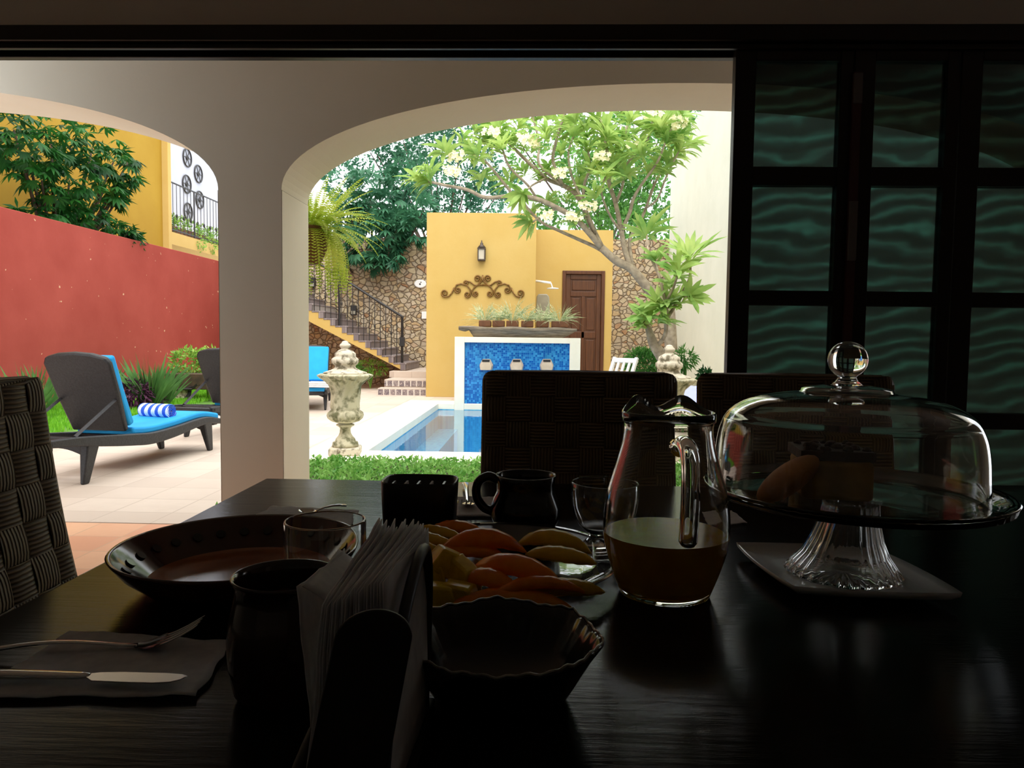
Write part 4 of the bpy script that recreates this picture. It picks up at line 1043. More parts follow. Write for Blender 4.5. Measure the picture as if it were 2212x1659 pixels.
# ================================================================== DINING TABLE AND CHAIRS
TX0, TX1, TY0, TY1 = -.587, 1.33, -.75, 1.592
tb = thing('dining_table', 'large black wooden dining table with worn planks, laid for breakfast', 'table', ((TX0+TX1)/2, .4, RF))
MB().box(TX0, TX1, TY0, TY1, TZ-.035, TZ).build('tabletop', M['tablewood'], tb, bevel=.006, seg=3)
MB().box(TX0+.1, TX1-.1, TY0+.1, TY0+.125, TZ-.12, TZ-.035).box(TX0+.1, TX1-.1, TY1-.125, TY1-.1, TZ-.12, TZ-.035).box(TX0+.1, TX0+.125, TY0+.1, TY1-.1, TZ-.12, TZ-.035).box(TX1-.125, TX1-.1, TY0+.1, TY1-.1, TZ-.12, TZ-.035).build('apron', M['tablewood'], tb)
for x in (TX0+.12, TX1-.12):
    for y in (TY0+.12, TY1-.12): MB().box(x-.04, x+.04, y-.04, y+.04, RF, TZ-.035).build('leg', M['tablewood'], tb, bevel=.006)

def cords(name, ax):
    m, n, b = nodes(name); v = coord(n)
    wv = n.nodes.new('ShaderNodeTexWave'); wv.bands_direction = ax; wv.inputs['Scale'].default_value = 42; wv.inputs['Distortion'].default_value = 1.2; wv.inputs['Detail'].default_value = 1
    n.links.new(v, wv.inputs['Vector'])
    f = tnoise(n, v, 9, 3)
    c = ramp(n, wv.outputs['Fac'], [(0, rgb(58, 44, 28)), (.6, rgb(118, 96, 66)), (1, rgb(160, 136, 98))])
    n.links.new(mixc(n, f, c, rgb(88, 68, 46)), b.inputs['Base Color']); b.inputs['Roughness'].default_value = .6
    bump(n, b, wv.outputs['Fac'], .7, .003); return m
M['cordH'] = cords('woven_cord_level', 'Z'); M['cordV'] = cords('woven_cord_upright', 'X')
def woven_chair():
    t = local('woven_chair', 'x', 'chair', 'woven dining chairs around the black table')
    W_, z0, z1 = .46, .40, .985; nc, nr = 8, 10; cw_, ch_ = W_/nc, (z1-z0)/nr
    def yb(z): u = (z-.45)/.535; return -.20-.10*u-.012*math.sin(PI*max(0, u))
    def px_(x): return x
    mb = MB(); K = 5
    for side in (1, -1):
        for i in range(nc):
            for j in range(nr):
                hor = (i+j) % 2 == 0; mb.mi = 0 if hor else 1; vs = []
                for a in range(K+1):
                    for b in range(K+1):
                        u, v = a/K, b/K; x = -W_/2+(i+u)*cw_; z = z0+(j+v)*ch_
                        prof = (math.sin(PI*u)**.6 if hor else math.sin(PI*v)**.6)
                        edge = (.6+.4*math.sin(PI*v)**.4) if hor else (.6+.4*math.sin(PI*u)**.4)
                        h = .003+.005*prof*edge
                        # rounded outline at the top corners
                        cx = max(0, abs(x)-(W_/2-.024)); cz = max(0, z-(z1-.024)); rr = math.hypot(cx, cz)
                        if rr > .024: k = .024/rr; x = math.copysign(W_/2-.024+cx*k, x); z = z1-.024+cz*k
                        e_ = min(1, (W_/2-abs(-W_/2+(i+u)*cw_))/.02)
                        vs.append((x, yb(z)+side*(.012*e_**.5+h*max(.2, e_)), z))
                fs = [(a*(K+1)+b, (a+1)*(K+1)+b, (a+1)*(K+1)+b+1, a*(K+1)+b+1) for a in range(K) for b in range(K)]
                if side == 1: fs = [f[::-1] for f in fs]
                mb.add(vs, fs)
    mb.mi = 1
    for sx in (-1, 1):
        pts = [(sx*(W_/2-.014), yb(z), z) for z in [z0+(z1-z0-.022)*k/12 for k in range(13)]]
        mb.tube(pts, .013, 8)
    mb.mi = 0; mb.tube([(-W_/2+.03, yb(z1), z1-.012), (0, yb(z1), z1-.010), (W_/2-.03, yb(z1), z1-.012)], .014, 8)
    mb.build('woven_back', [M['cordH'], M['cordV']], t, smooth=True)
    s = MB()
    for i in range(8):
        for j in range(8):
            s.mi = (i+j) % 2; x = -.23+i*.0575; y = -.22+j*.056
            s.box(x+.001, x+.0565, y+.001, y+.055, .40, .455 if s.mi else .458)
    s.build('seat', [M['cordH'], M['cordV']], t, bevel=.008)
    for sx in (-1, 1):
        for y, zt_ in ((.19, .40), (-.20, .40)): MB().box(sx*.2-.02, sx*.2+.02, y-.02, y+.02, 0, zt_).build('leg', M['blackwood'], t, bevel=.004)
    return t
ch = woven_chair(); ch.location = (.106, 1.455, RF); ch.rotation_euler = (0, 0, PI)
ch['label'] = 'dark woven dining chair at the far end of the table, in front of the pool'
copy_tree(ch, (.612, 1.46, RF), PI, 'dark woven dining chair at the far end of the table, behind the glass cake dome')
copy_tree(ch, (-.578, 1.052, RF), -PI/2, 'woven dining chair cut off by the left edge, its broad basket weave visible')

# chair outside, seen through the last panes
vc = thing('veranda_chair', 'dark wooden chair on the veranda, seen dimly through the glass doors at far right', 'chair', (2.45, 3.6, 0))
for x in (2.25, 2.67):
    MB().box(x-.02, x+.02, 3.36, 3.4, 0, 1.02).build('leg', M['blackwood'], vc)
    MB().box(x-.02, x+.02, 3.76, 3.8, 0, .45).build('leg', M['blackwood'], vc)
MB().box(2.23, 2.69, 3.35, 3.8, .43, .47).build('seat', M['blackwood'], vc)
MB().box(2.27, 2.65, 3.365, 3.395, .96, 1.02).box(2.27, 2.65, 3.365, 3.395, .74, .8).box(2.40, 2.53, 3.37, 3.39, .8, .96).build('backrest', M['blackwood'], vc)

# ================================================================== ON THE TABLE
E = .0012
def shell(prof, t): return prof+[(max(.0005, r-t), z) for r, z in reversed(prof[1:])]
# ---- jug
JX, JY = .163, .902
jg = thing('glass_jug', 'clear glass jug half full of orange juice, its handle towards the camera', 'jug', (JX, JY, TZ))
JP = smooth_curve([(.055, 0, .0), (.066, 0, .03), (.0745, 0, .06), (.0765, 0, .085), (.0735, 0, .118), (.065, 0, .15), (.0565, 0, .18), (.0535, 0, .2), (.0545, 0, .210)], 4)
outer = [(.0005, .0), (.048, .0)]+[(p.x, p.z+.0015) for p in JP]+[(.0565, .2125), (.0565, .2215), (.0555, .2235)]
inner = [(r-.0032, z) for r, z in outer[2:]][::-1]
inner = [(.0535, .2235)]+[q for q in inner[2:] if q[1] > .009]+[(.045, .009), (.0005, .008)]
mb = MB().lathe(outer+inner, (0, 0, 0), 72, cap=False)
for i, v in enumerate(mb.v):
    if v.z > .2:
        a = math.degrees(math.atan2(v.y, v.x)); k = min(1, (v.z-.2)/.022)
        dz = .017*(math.exp(-((a-124)/24)**2)+math.exp(-((a-62)/24)**2))-.006*math.exp(-((a-93)/12)**2); out_ = .010*math.exp(-((a-92)/20)**2)
        r_ = math.hypot(v.x, v.y); s_ = 1+out_*k/r_
        mb.v[i] = Vector((v.x*s_, v.y*s_, v.z+dz*k))
for i, v in enumerate(mb.v): mb.v[i] = v+Vector((JX, JY, TZ+E))
mb.build('jug_body', M['glass'], jg, smooth=True)
ji = [(.0005, .0088), (.047, .0088)]+[(r-.0016, z) for r, z in outer[4:] if .012 < z < .073]
ji = ji+[(ji[-1][0]+.0002, .0755), (.0005, .0757)]
M['juice'] = leafmat('orange_juice', rgb(255, 214, 30), rgb(246, 190, 14), scale=40, trans=.5, rough=.15)
MB().lathe(ji, (JX, JY, TZ+E), 64, cap=False).build('juice', M['juice'], jg, smooth='auto')
hx_, hy_ = .09, -.99
def hp(r_, z): return (JX+hx_*r_, JY+hy_*r_, TZ+z)
MB().tube(smooth_curve([hp(.050, .188), hp(.066, .194), hp(.085, .190), hp(.096, .172), hp(.098, .14), hp(.095, .105), hp(.091, .086)], 5), [.012, .011]+[.0105]*28+[.0085], 14).build('handle', M['glass'], jg, smooth=True)

def tumbler(name, x, y, prof, t, label, zb=.006, group=None):
    o = prof; i_ = [(r-t, z) for r, z in o if z > zb+.002 and r-t > 0][::-1]
    p = [(.0005, 0)]+o+i_+[(i_[-1][0]*.7, zb), (.0005, zb)]
    return tag(MB().lathe(p, (x, y, TZ+E), 56, cap=False).build(name, M['glass'], smooth=True, origin=(x, y, TZ)), label, 'glass', group)
tumbler('drinking_glass', -.2165, .757, [(.028, 0), (.034, .002), (.0375, .03), (.0405, .06), (.0422, .09), (.0418, .117), (.0412, .1185)], .0016, 'clear drinking glass with a bright rim beside the brown clay plate', .01)
gx, gy = .102, 1.06
tumbler('goblet', gx, gy, [(.030, 0), (.033, .003), (.031, .010), (.021, .022), (.022, .032), (.036, .044), (.044, .062), (.0475, .085), (.0468, .104), (.0462, .1055)], .0016, 'short stemmed clear goblet standing behind the juice jug', .034)

# ---- cake stand, dome, plate
CX, CY = .418, .975
M['porcelain'] = plain('white_porcelain', rgb(214, 216, 218), .18, c2=rgb(206, 208, 210))
pl_ = MB(); c1 = Vector((.296, 1.07)); c3 = Vector((.505, .868)); m_ = (c1+c3)/2; h1 = (c1-m_); h2 = Vector((h1.y, -h1.x))*.86
ol = []
cor = [h1, h2, -h1, -h2]
for k in range(4):
    a, b = cor[k], cor[(k+1) % 4]; mid = (a+b)/2*1.14
    for i in range(14):
        t = i/14; u = a*(1-t)**2+mid*2*t*(1-t)*1.0+b*t*t; ol.append(u)
rings = [(.62, .004), (.66, .003), (.8, .006), (.93, .010), (1, .0155)]
vs = []; n = len(ol)
for s_, z in rings: vs += [(m_.x+p.x*s_, m_.y+p.y*s_, TZ+E+z+.003) for p in ol]
for s_, z in reversed(rings): vs += [(m_.x+p.x*s_*.985, m_.y+p.y*s_*.985, TZ+E+max(0, z-.003)) for p in ol]
k = len(rings)*2; fs = [(i*n+(j+1) % n, i*n+j, (i+1)*n+j, (i+1)*n+(j+1) % n) for i in range(k-1) for j in range(n)]+[tuple(range(n)), tuple((k-1)*n+j for j in range(n))[::-1]]
pl_.add(vs, fs)
tag(pl_.build('square_plate', M['porcelain'], smooth=True, origin=(m_.x, m_.y, TZ)), 'white square plate with curved sides under the glass cake stand', 'plate')
sb = TZ+.0095
cs_ = thing('cake_stand', 'fluted clear glass cake stand on the white square plate', 'cake stand', (CX-.015, CY, sb))
FX = m_.x+.006; FY = m_.y
foot = [(.0005, 0), (.070, 0), (.0715, .003), (.064, .012), (.053, .026), (.044, .045), (.037, .068), (.034, .086), (.036, .092)]
fl_ = lambda i, th: 1+(.022*math.cos(28*th) if 1 < i < 12 else 0)
fi = [(r-.004, z) for r, z in foot[2:]][::-1]
mb = MB().lathe(foot+fi+[(.0005, .006)], (0, 0, 0), 168, mod=lambda i, th: 1+.02*math.cos(28*th), cap=False)
for i, v in enumerate(mb.v): u = v.z/.092; mb.v[i] = Vector((FX+(CX-FX)*u+v.x, FY+(CY-FY)*u+v.y, sb+v.z))
mb.build('foot', M['glass'], cs_, smooth=True)
zp = sb+.092
plp = [(.0005, 0), (.09, .001), (.15, .004), (.180, .010), (.182, .018), (.1845, .0205), (.182, .022), (.177, .016), (.166, .0095), (.12, .0065), (.0005, .006)]
MB().lathe(plp, (CX, CY, zp), 144, mod=lambda i, th: 1+(.004*math.cos(72*th) if 1 < i < 5 else 0), cap=False).build('plate', M['glass'], cs_, smooth=True)
dm = thing('glass_cake_dome', 'tall clear glass dome with a ball knob covering the cake stand', 'dome cover', (CX-.01, CY, zp+.011))
dp = [(q.x, q.z) for q in smooth_curve([(.1655, 0, 0), (.164, 0, .03), (.162, 0, .06), (.157, 0, .085), (.145, 0, .106), (.119, 0, .121), (.09, 0, .128), (.06, 0, .132)], 4)]
dp += [(.056, .1335), (.055, .137), (.045, .139), (.03, .141), (.0005, .1415)]
di = [(max(.0005, r-.0028), z-(.0028 if z > .1 else 0)) for r, z in dp][::-1]
MB().lathe([(.1655, -.001)]+dp+di+[(.163, -.001)], (CX-.012, CY, zp+.0125), 96, cap=False).build('dome', M['glass'], dm, smooth=True)
kz = zp+.0125+.141
kb = MB().lathe([(.0005, 0), (.02, .0), (.014, .005), (.012, .008)]+[(.0245*math.sin(PI*(i+3)/20), .033-.0245*math.cos(PI*(i+3)/20)) for i in range(17)]+[(.0005, .0575)], (CX-.012, CY, kz+.0006), 48, cap=False)
kb.build('knob', M['glass'], dm, smooth=True)
# food under the dome
M['bread'] = plain('golden_bread', rgb(206, 142, 66), .7, c2=rgb(168, 104, 44), scale=26, bmp=.4)
M['cake'] = plain('yellow_cake', rgb(190, 150, 60), .8, c2=rgb(150, 108, 40), scale=30, bmp=.4)
M['crust'] = plain('dark_cake_crust', rgb(74, 48, 26), .7, c2=rgb(46, 30, 18), scale=40, bmp=.6)
q = P(1700, 1010, CY-.03)
Mx = Matrix.Translation((q.x, CY-.035, zp+.036)) @ Matrix.Rotation(R(-38), 4, 'Y')
tag(MB().ball((0, 0, 0), .04, 24, (1.15, .7, .42), None).build('bread_roll', M['bread'], smooth=True), 'golden slanted piece of bread at the left under the glass dome', 'bread')
bpy.data.objects['bread_roll'].matrix_world = Mx
ck = thing('cake_slice', 'yellow cake slice with a dark crumbly crust under the glass dome, beside the bread', 'cake', (P(1800, 1000, CY).x, CY, zp+.009))
cx_ = P(1800, 1000, CY).x; zc_ = zp+.0095
MB().prism_z([(cx_-.05, CY-.03), (cx_+.035, CY-.045), (cx_+.04, CY+.05), (cx_-.04, CY+.05)], zc_, zc_+.05).build('crumb', M['cake'], ck, bevel=.006)
cb_ = MB().prism_z([(cx_-.052, CY-.028), (cx_+.036, CY-.042), (cx_+.041, CY+.052), (cx_-.042, CY+.052)], zc_+.0502, zc_+.062)
for _ in range(26): cb_.ball((cx_+random.uniform(-.045, .032), CY+random.uniform(-.03, .045), zc_+.062), random.uniform(.004, .008), 8)
cb_.build('crust', M['crust'], ck)

# ---- clay plate
PX_, PY_ = -.366, .912
M['amberglaze'] = plain('amber_glaze', rgb(150, 78, 26), .16, c2=rgb(116, 56, 22), scale=12, bmp=.05)
M['brownglaze'] = plain('brown_glaze', rgb(74, 34, 20), .13, c2=rgb(54, 26, 16), scale=12, bmp=.06)
cpl = thing('clay_plate', 'big round brown glazed clay plate with painted rim and amber middle', 'plate', (PX_, PY_, TZ))
pr_ = [(.095, 0), (.11, .003), (.138, .026), (.151, .043), (.1535, .047), (.1515, .0485), (.147, .046), (.134, .030), (.112, .0105)]
MB().lathe([(.0005, 0)]+pr_, (PX_, PY_, TZ+E), 72, cap=False).build('rim', M['brownglaze'], cpl, smooth=True)
MB().lathe([(.112, .0105), (.105, .0075), (.06, .0068), (.0005, .0066)], (PX_, PY_, TZ+E), 72, cap=False).build('well', M['amberglaze'], cpl, smooth=True)
dt = MB()
for i in range(26):
    a = i*2*PI/26; r_, z = .131, .0289
    nrm = Vector((-math.cos(a)*.62, -math.sin(a)*.62, .78)); c = Vector((PX_+r_*math.cos(a), PY_+r_*math.sin(a), TZ+E+z))
    dt.lathe([(.0065, -.001), (.0065, .0012)], c, 12, M=nrm.to_track_quat('Z', 'Y').to_matrix())
dt.build('painted_dots', M['blackclay'], cpl)

# ---- clay cup, bowl, mug, box
tag(MB().lathe([(.0005, 0), (.038, 0), (.043, .006), (.0475, .03), (.0485, .05), (.046, .07), (.0425, .085), (.0415, .093), (.0435, .1), (.045, .1025), (.0442, .1045), (.0425, .104), (.0405, .1), (.039, .09), (.041, .07), (.043, .05), (.042, .03), (.036, .012), (.0005, .01)],
    (-.213, .622, TZ+E), 56, cap=False).build('clay_cup', M['clay'], smooth=True, origin=(-.213, .622, TZ)), 'dark brown clay cup with a rolled lip in front of the drinking glass', 'cup')
BX, BY = -.026, .628
bp_ = [(.0005, 0), (.05, 0), (.059, .005), (.068, .02), (.0765, .038), (.083, .05), (.085, .0535), (.0835, .0555), (.080, .053), (.0735, .041), (.064, .023), (.053, .009), (.0005, .006)]
mb = MB().lathe(bp_, (0, 0, 0), 144, cap=False)
for i, v in enumerate(mb.v):
    r_ = math.hypot(v.x, v.y); a = math.atan2(v.y, v.x)
    if r_ > .03:
        k = min(1, max(0, (v.z-.02)/.03)); w_ = 1-abs(math.sin(3.5*a+.55))**.5
        s_ = 1+.075*k*w_; mb.v[i] = Vector((v.x*s_, v.y*s_*.98, v.z+.003*k*(w_-.5)+.0016*k*math.sin(23*a)*math.sin(9*a)))
for i, v in enumerate(mb.v): mb.v[i] = v+Vector((BX, BY, TZ+E))
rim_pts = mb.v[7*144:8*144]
sbw = thing('scalloped_bowl', 'dark clay bowl with a pinched wavy rim, nearest to the camera', 'bowl', (BX, BY, TZ))
mb.build('bowl_body', M['blackclay'], sbw, smooth=True)
M['rim_highlight'] = plain('worn_rim_highlight_glaze', rgb(176, 170, 160), .2, c2=rgb(84, 78, 72), scale=60)  # pale colour paints the highlight line along the worn bowl and mug rims
MB().tube(rim_pts+rim_pts[:1], .0011, 6).build('rim', M['rim_highlight'], sbw, smooth=True)
MX, MY = -.012, 1.205
mg = thing('clay_mug', 'black clay mug with a ring handle beside the fork at the far end', 'mug', (MX, MY, TZ))
MB().lathe([(.0005, 0), (.040, 0), (.052, .006), (.058, .022), (.0575, .036), (.052, .05), (.0475, .06), (.0475, .075), (.0495, .086), (.0485, .0875), (.0465, .086), (.0445, .074), (.0445, .06), (.049, .05), (.054, .034), (.054, .022), (.048, .01), (.0005, .008)], (MX, MY, TZ+E), 56, cap=False).build('mug_body', M['blackclay'], mg, smooth=True)
MB().tube([(MX+.0487*math.cos(a*PI/32), MY+.0487*math.sin(a*PI/32), TZ+E+.0872) for a in range(65)], .0009, 6).build('rim', M['rim_highlight'], mg, smooth=True)
MB().tube(smooth_curve([(MX-.046, MY, TZ+.079), (MX-.062, MY, TZ+.085), (MX-.079, MY, TZ+.074), (MX-.081, MY, TZ+.052), (MX-.070, MY, TZ+.034), (MX-.054, MY, TZ+.026)], 5), .0075, 12).build('handle', M['blackclay'], mg, smooth=True)
OX, OY = -.182, 1.178
M['darkbox'] = plain('matt_black_ceramic', rgb(30, 26, 26), .35, c2=rgb(22, 20, 20))
bx = thing('sugar_pot', 'black rounded square pot of small packets behind the fruit', 'pot', (OX, OY, TZ))
sq_ = lambda i, th: 1/((abs(math.cos(th))**4+abs(math.sin(th))**4)**.25)
MB().lathe([(.0005, 0), (.052, 0), (.057, .004), (.0605, .08), (.0595, .0825), (.0565, .081), (.053, .008), (.0005, .006)], (OX, OY, TZ+E), 72, mod=lambda i, th: sq_(i, th), cap=False, sy=.72).build('pot_body', M['darkbox'], bx, smooth=True)
for i in range(5):
    x = OX-.035+i*.017
    MB().box(-.0015, .0015, -.02, .02, 0, .068, Matrix.Translation((x, OY, TZ+.009)) @ Matrix.Rotation(R(-8+3*i), 4, 'Y')).build('packet', M['paper'] if i % 2 else M['greymetal'], bx)

# ---- cutlery
def patch(name, cs, label, n=18, amp=.0012, mat='paper', grp=None, z=TZ+.0022, ragged=.004):
    a, b, c, d = [Vector((p.x, p.y)) for p in cs]; mb = MB(); vs = []
    for i in range(n+1):
        for j in range(n+1):
            u, v = i/n, j/n
            p = (a*(1-u)+b*u)*(1-v)+(d*(1-u)+c*u)*v
            e_ = min(u, v, 1-u, 1-v)
            p += Vector((noise.noise((u*5, v*5, a.x*9)), noise.noise((u*5, v*5, 7+a.x)))) * ragged
            vs.append((p.x, p.y, z+amp*(1+noise.noise((p.x*38, p.y*38, 3)))+(.002*max(0, noise.noise((u*6, v*6, 1))) if e_ < .05 else 0)))
    mb.add(vs, [(i*(n+1)+j, (i+1)*(n+1)+j, (i+1)*(n+1)+j+1, i*(n+1)+j+1) for i in range(n) for j in range(n)])
    m2 = sum((Vector(v) for v in vs), Vector())/len(vs)
    return tag(mb.build(name, M[mat], smooth=True, solid=.0014, soff=1, origin=(m2.x, m2.y, TZ)), label, 'napkin', grp)
g = lambda x, y, z=TZ: G(x, y, z)
patch('paper_napkin', [g(-60, 1515), g(425, 1513), g(500, 1395), g(150, 1372)], 'crumpled white paper napkin under the fork and knife at lower left')
patch('paper_napkin', [g(530, 1130), g(770, 1140), g(775, 1108), g(590, 1098)], 'white paper napkin under the spoon behind the clay plate')
patch('paper_napkin', [g(985, 1120), g(1095, 1120), g(1080, 1078), g(990, 1078)], 'grey looking paper napkin under the fork between the black pot and the mug')
patch('paper_napkin', [g(1545, 1142), g(1612, 1134), g(1580, 1108), g(1530, 1112)], 'folded paper napkin whose corner shows between the jug and the cake stand')
def frame_(a, b, zoff):
    """matrix: local +x along a->b on the table"""
    d = (b-a); th = math.atan2(d.y, d.x); return Matrix.Translation((a.x, a.y, TZ+zoff)) @ Matrix.Rotation(th, 4, 'Z')
def fork(a, b, label, zoff=.006):
    L = (Vector((b.x, b.y))-Vector((a.x, a.y))).length; T = frame_(a, b, zoff); mb = MB()
    def zc(u): return .002+.0018*math.sin(PI*min(1, u/.6))+(-.004 if False else 0)+ (0.0 if u < .74 else .022*((u-.74)/.26)**1.6)
    pts = [Vector((L*u, 0, zc(u)+.004*math.sin(PI*min(1, u/.66)))) for u in [i/20*.7 for i in range(21)]]
    mb.tube([T @ p for p in pts], [.0065-.0035*math.sin(PI*.5*i/20) for i in range(21)], 8, flat=.35)
    n = 8; vs = []
    for i in range(n+1):
        u = .69+.13*i/n; w_ = .003+.0115*math.sin(PI*.5*i/n)
        for s_ in (-1, -.5, 0, .5, 1): vs.append(T @ Vector((L*u, w_*s_, zc(u)+.002*(abs(s_)**2)*(i/n))))
    mb.add(vs, [(5*i+j, 5*(i+1)+j, 5*(i+1)+j+1, 5*i+j+1) for i in range(n) for j in range(4)])
    mb.add([v-Vector((0, 0, .0012)) for v in vs], [(5*i+j+1, 5*(i+1)+j+1, 5*(i+1)+j, 5*i+j) for i in range(n) for j in range(4)])
    for s_ in (-1, -.33, .33, 1):
        mb.tube([T @ Vector((L*u, .0125*s_*(1-.1*(u-.8)), zc(u))) for u in (.8, .86, .92, .97, 1)], [.0019, .0016, .0015, .0013, .0006], 6, flat=.7)
    return tag(mb.build('fork', M['chrome'], smooth=True, origin=(a.x, a.y, TZ)), label, 'fork')
def knife(a, b, label, zoff=.006):
    L = (Vector((b.x, b.y))-Vector((a.x, a.y))).length; T = frame_(a, b, zoff)
    t = thing('table_knife', label, 'knife', (a.x, a.y, TZ))
    MB().tube([T @ Vector((L*u, 0, .003)) for u in (0, .02, .2, .4, .52, .56)], [.004, .0075, .0075, .0065, .0055, .004], 10, flat=.45).build('handle', M['chrome'], t, smooth=True)
    ol = [(.55, -.003), (.6, -.0105), (.75, -.0115), (.88, -.0115), (.95, -.009), (.985, -.004), (1, .003), (.97, .006), (.9, .0075), (.7, .0075), (.6, .006), (.55, .003)]
    MB().prism([(L*x, y) for x, y in ol], lambda p: T @ Vector((p[0], p[1], .0026)), lambda p: T @ Vector((p[0], p[1], .0038))).build('blade', M['chrome'], t, bevel=.0004)
    return t
fork(g(-40, 1425), g(436, 1405), 'steel fork resting on the white napkin, tines pointing right', .0065)
knife(g(-70, 1478), g(402, 1490), 'steel table knife below the fork on the crumpled napkin', .0075)
fork(g(1005, 1052), g(1013, 1116), 'small looking fork with its tines towards the camera beside the black mug', .0062)
def spoon(a, b, label, zoff=.006):
    L = (Vector((b.x, b.y))-Vector((a.x, a.y))).length; T = frame_(a, b, zoff); mb = MB()
    mb.tube([T @ Vector((L*u, 0, .004+.004*math.sin(PI*u/.7))) for u in (0, .15, .3, .5, .7, .74)], [.006, .006, .0045, .003, .003, .002], 8, flat=.4)
    n = 14; m2 = 5; vs = []
    for i in range(n+1):
        u = i/n; w_ = .0195*math.sqrt(max(0, 1-(2*u-1)**2))*(1.05-.15*u)
        for j in range(m2+1): s_ = j/m2*2-1; vs.append(T @ Vector((L*(.72+.28*u), w_*s_, .001+.007*(1-(1-s_*s_)*math.sin(PI*u)))))
    mb.add(vs, [((m2+1)*i+j, (m2+1)*(i+1)+j, (m2+1)*(i+1)+j+1, (m2+1)*i+j+1) for i in range(n) for j in range(m2)])
    return tag(mb.build('spoon', M['chrome'], smooth=True, origin=(a.x, a.y, TZ)), label, 'spoon')
spoon(g(745, 1104), g(650, 1124), 'small shiny spoon on the napkin seen through the rim of the drinking glass', .0065)

# ---- fruit platter
FXc, FYc = -.036, .965
M['papaya'] = leafmat('papaya_flesh', rgb(255, 166, 40), rgb(242, 130, 24), scale=30, trans=.3, rough=.25)
M['melon'] = leafmat('melon_flesh', rgb(240, 204, 64), rgb(222, 176, 44), scale=30, trans=.3, rough=.25)
M['pineapple'] = leafmat('pineapple_flesh', rgb(250, 220, 60), rgb(226, 186, 36), scale=60, trans=.3, rough=.3)
tag(MB().lathe([(.0005, 0), (.10, 0), (.12, .004), (.150, .020), (.156, .026), (.154, .0275), (.148, .0245), (.118, .008), (.10, .0052), (.0005, .005)], (FXc, FYc, TZ+E), 64, cap=False, sy=1.05, sx=.98).build('fruit_dish', M['glass'], smooth=True, origin=(FXc, FYc, TZ)), 'shallow clear glass dish heaped with sliced fruit', 'dish')
def crescent(name, mat, c, L, Wd, H, rz, tilt, label, grp, bend=.25):
    mb = MB(); n = 18; T = Matrix.Translation(c) @ Matrix.Rotation(rz, 4, 'Z') @ Matrix.Rotation(tilt, 4, 'X'); vs = []
    for i in range(n+1):
        u = i/n*2-1; w_ = max(.02, (1-abs(u)**2.4)**.7); a = u*L/2; up_ = -bend*L*.5*u*u
        for th in range(10):
            p = 2*PI*th/10; y = Wd*.5*w_*math.cos(p); z = H*.5*w_*math.sin(p)*(1 if math.sin(p) > 0 else .55)
            vs.append(T @ Vector((a, y, z+up_+ .0006*math.sin(i*2.1+th))))
    mb.add(vs, [(i*10+j, i*10+(j+1) % 10, (i+1)*10+(j+1) % 10, (i+1)*10+j) for i in range(n) for j in range(10)]+[tuple(range(9, -1, -1)), tuple(n*10+j for j in range(10))])
    return tag(mb.build(name, M[mat], smooth=True, origin=c), label, 'fruit', grp)
def fp(x, y, z): return G(x, y, TZ+z)
PG, MG, NG = 'papaya slices on the glass dish', 'melon slices on the glass dish', 'pineapple chunks on the glass dish'
crescent('papaya_slice', 'papaya', fp(1040, 1165, .045), .125, .035, .03, R(12), .2, 'broad orange papaya slice arching across the back of the fruit', PG, .35)
crescent('papaya_slice', 'papaya', fp(1010, 1190, .032), .12, .03, .024, R(4), .1, 'orange papaya slice lying just in front of the broad arching one', PG, .3)
crescent('papaya_slice', 'papaya', fp(985, 1140, .034), .09, .03, .022, R(-6), .1, 'orange papaya slice at the very back of the dish', PG, .2)
crescent('papaya_slice', 'papaya', fp(1110, 1222, .045), .13, .034, .026, R(-28), .3, 'bright orange papaya slice running diagonally over the middle of the fruit', PG, .3)
crescent('papaya_slice', 'papaya', fp(1160, 1262, .034), .12, .028, .02, R(14), -.2, 'thin orange papaya slice with a shining edge in front of the diagonal one', PG, .25)
crescent('papaya_slice', 'papaya', fp(1055, 1250, .034), .08, .03, .024, R(-30), .1, 'short orange papaya slice beside the pineapple', PG, .25)
crescent('papaya_slice', 'papaya', fp(1100, 1292, .022), .14, .034, .022, R(3), .1, 'papaya slice along the front edge of the dish, above the dark bowl', PG, .15)
crescent('melon_slice', 'melon', fp(905, 1180, .032), .10, .018, .02, R(-38), .1, 'yellow melon slice at the left of the dish, outermost', MG, .05)
crescent('melon_slice', 'melon', fp(925, 1165, .038), .10, .018, .02, R(-34), .1, 'yellow melon slice at the left, second from the outside', MG, .05)
crescent('melon_slice', 'melon', fp(945, 1150, .036), .09, .018, .02, R(-30), .1, 'yellow melon slice at the left, nearest to the black pot', MG, .05)
crescent('melon_slice', 'melon', fp(1195, 1165, .034), .11, .035, .028, R(-20), .1, 'large pale melon slice at the back right of the dish', MG, .25)
crescent('melon_slice', 'melon', fp(1210, 1200, .028), .10, .032, .024, R(-22), .1, 'pale melon slice at the right edge of the dish', MG, .1)
crescent('melon_slice', 'melon', fp(1215, 1270, .024), .10, .034, .022, R(6), .1, 'pale melon slice at the front right, beside the juice jug', MG, .12)
def chunk(c, sx, sy, sz, rz, ry, label):
    T = Matrix.Translation(c) @ Matrix.Rotation(rz, 4, 'Z') @ Matrix.Rotation(ry, 4, 'Y'); mb = MB()
    ol = [(-.5, -.4), (-.2, -.5), (.3, -.42), (.5, -.5), (.46, 0), (.5, .42), (.1, .5), (-.3, .4), (-.5, .48), (-.42, 0)]
    mb.prism(ol, lambda p: T @ Vector((p[0]*sx, p[1]*sy, -sz/2)), lambda p: T @ Vector((p[0]*sx*.7, p[1]*sy*.75, sz/2)))
    return tag(mb.build('pineapple_chunk', M['pineapple'], bevel=.003, origin=c), label, 'fruit', NG)
chunk(fp(968, 1215, .04), .05, .04, .03, .4, .5, 'yellow pineapple chunk with a bright wet top, tallest in the dish')
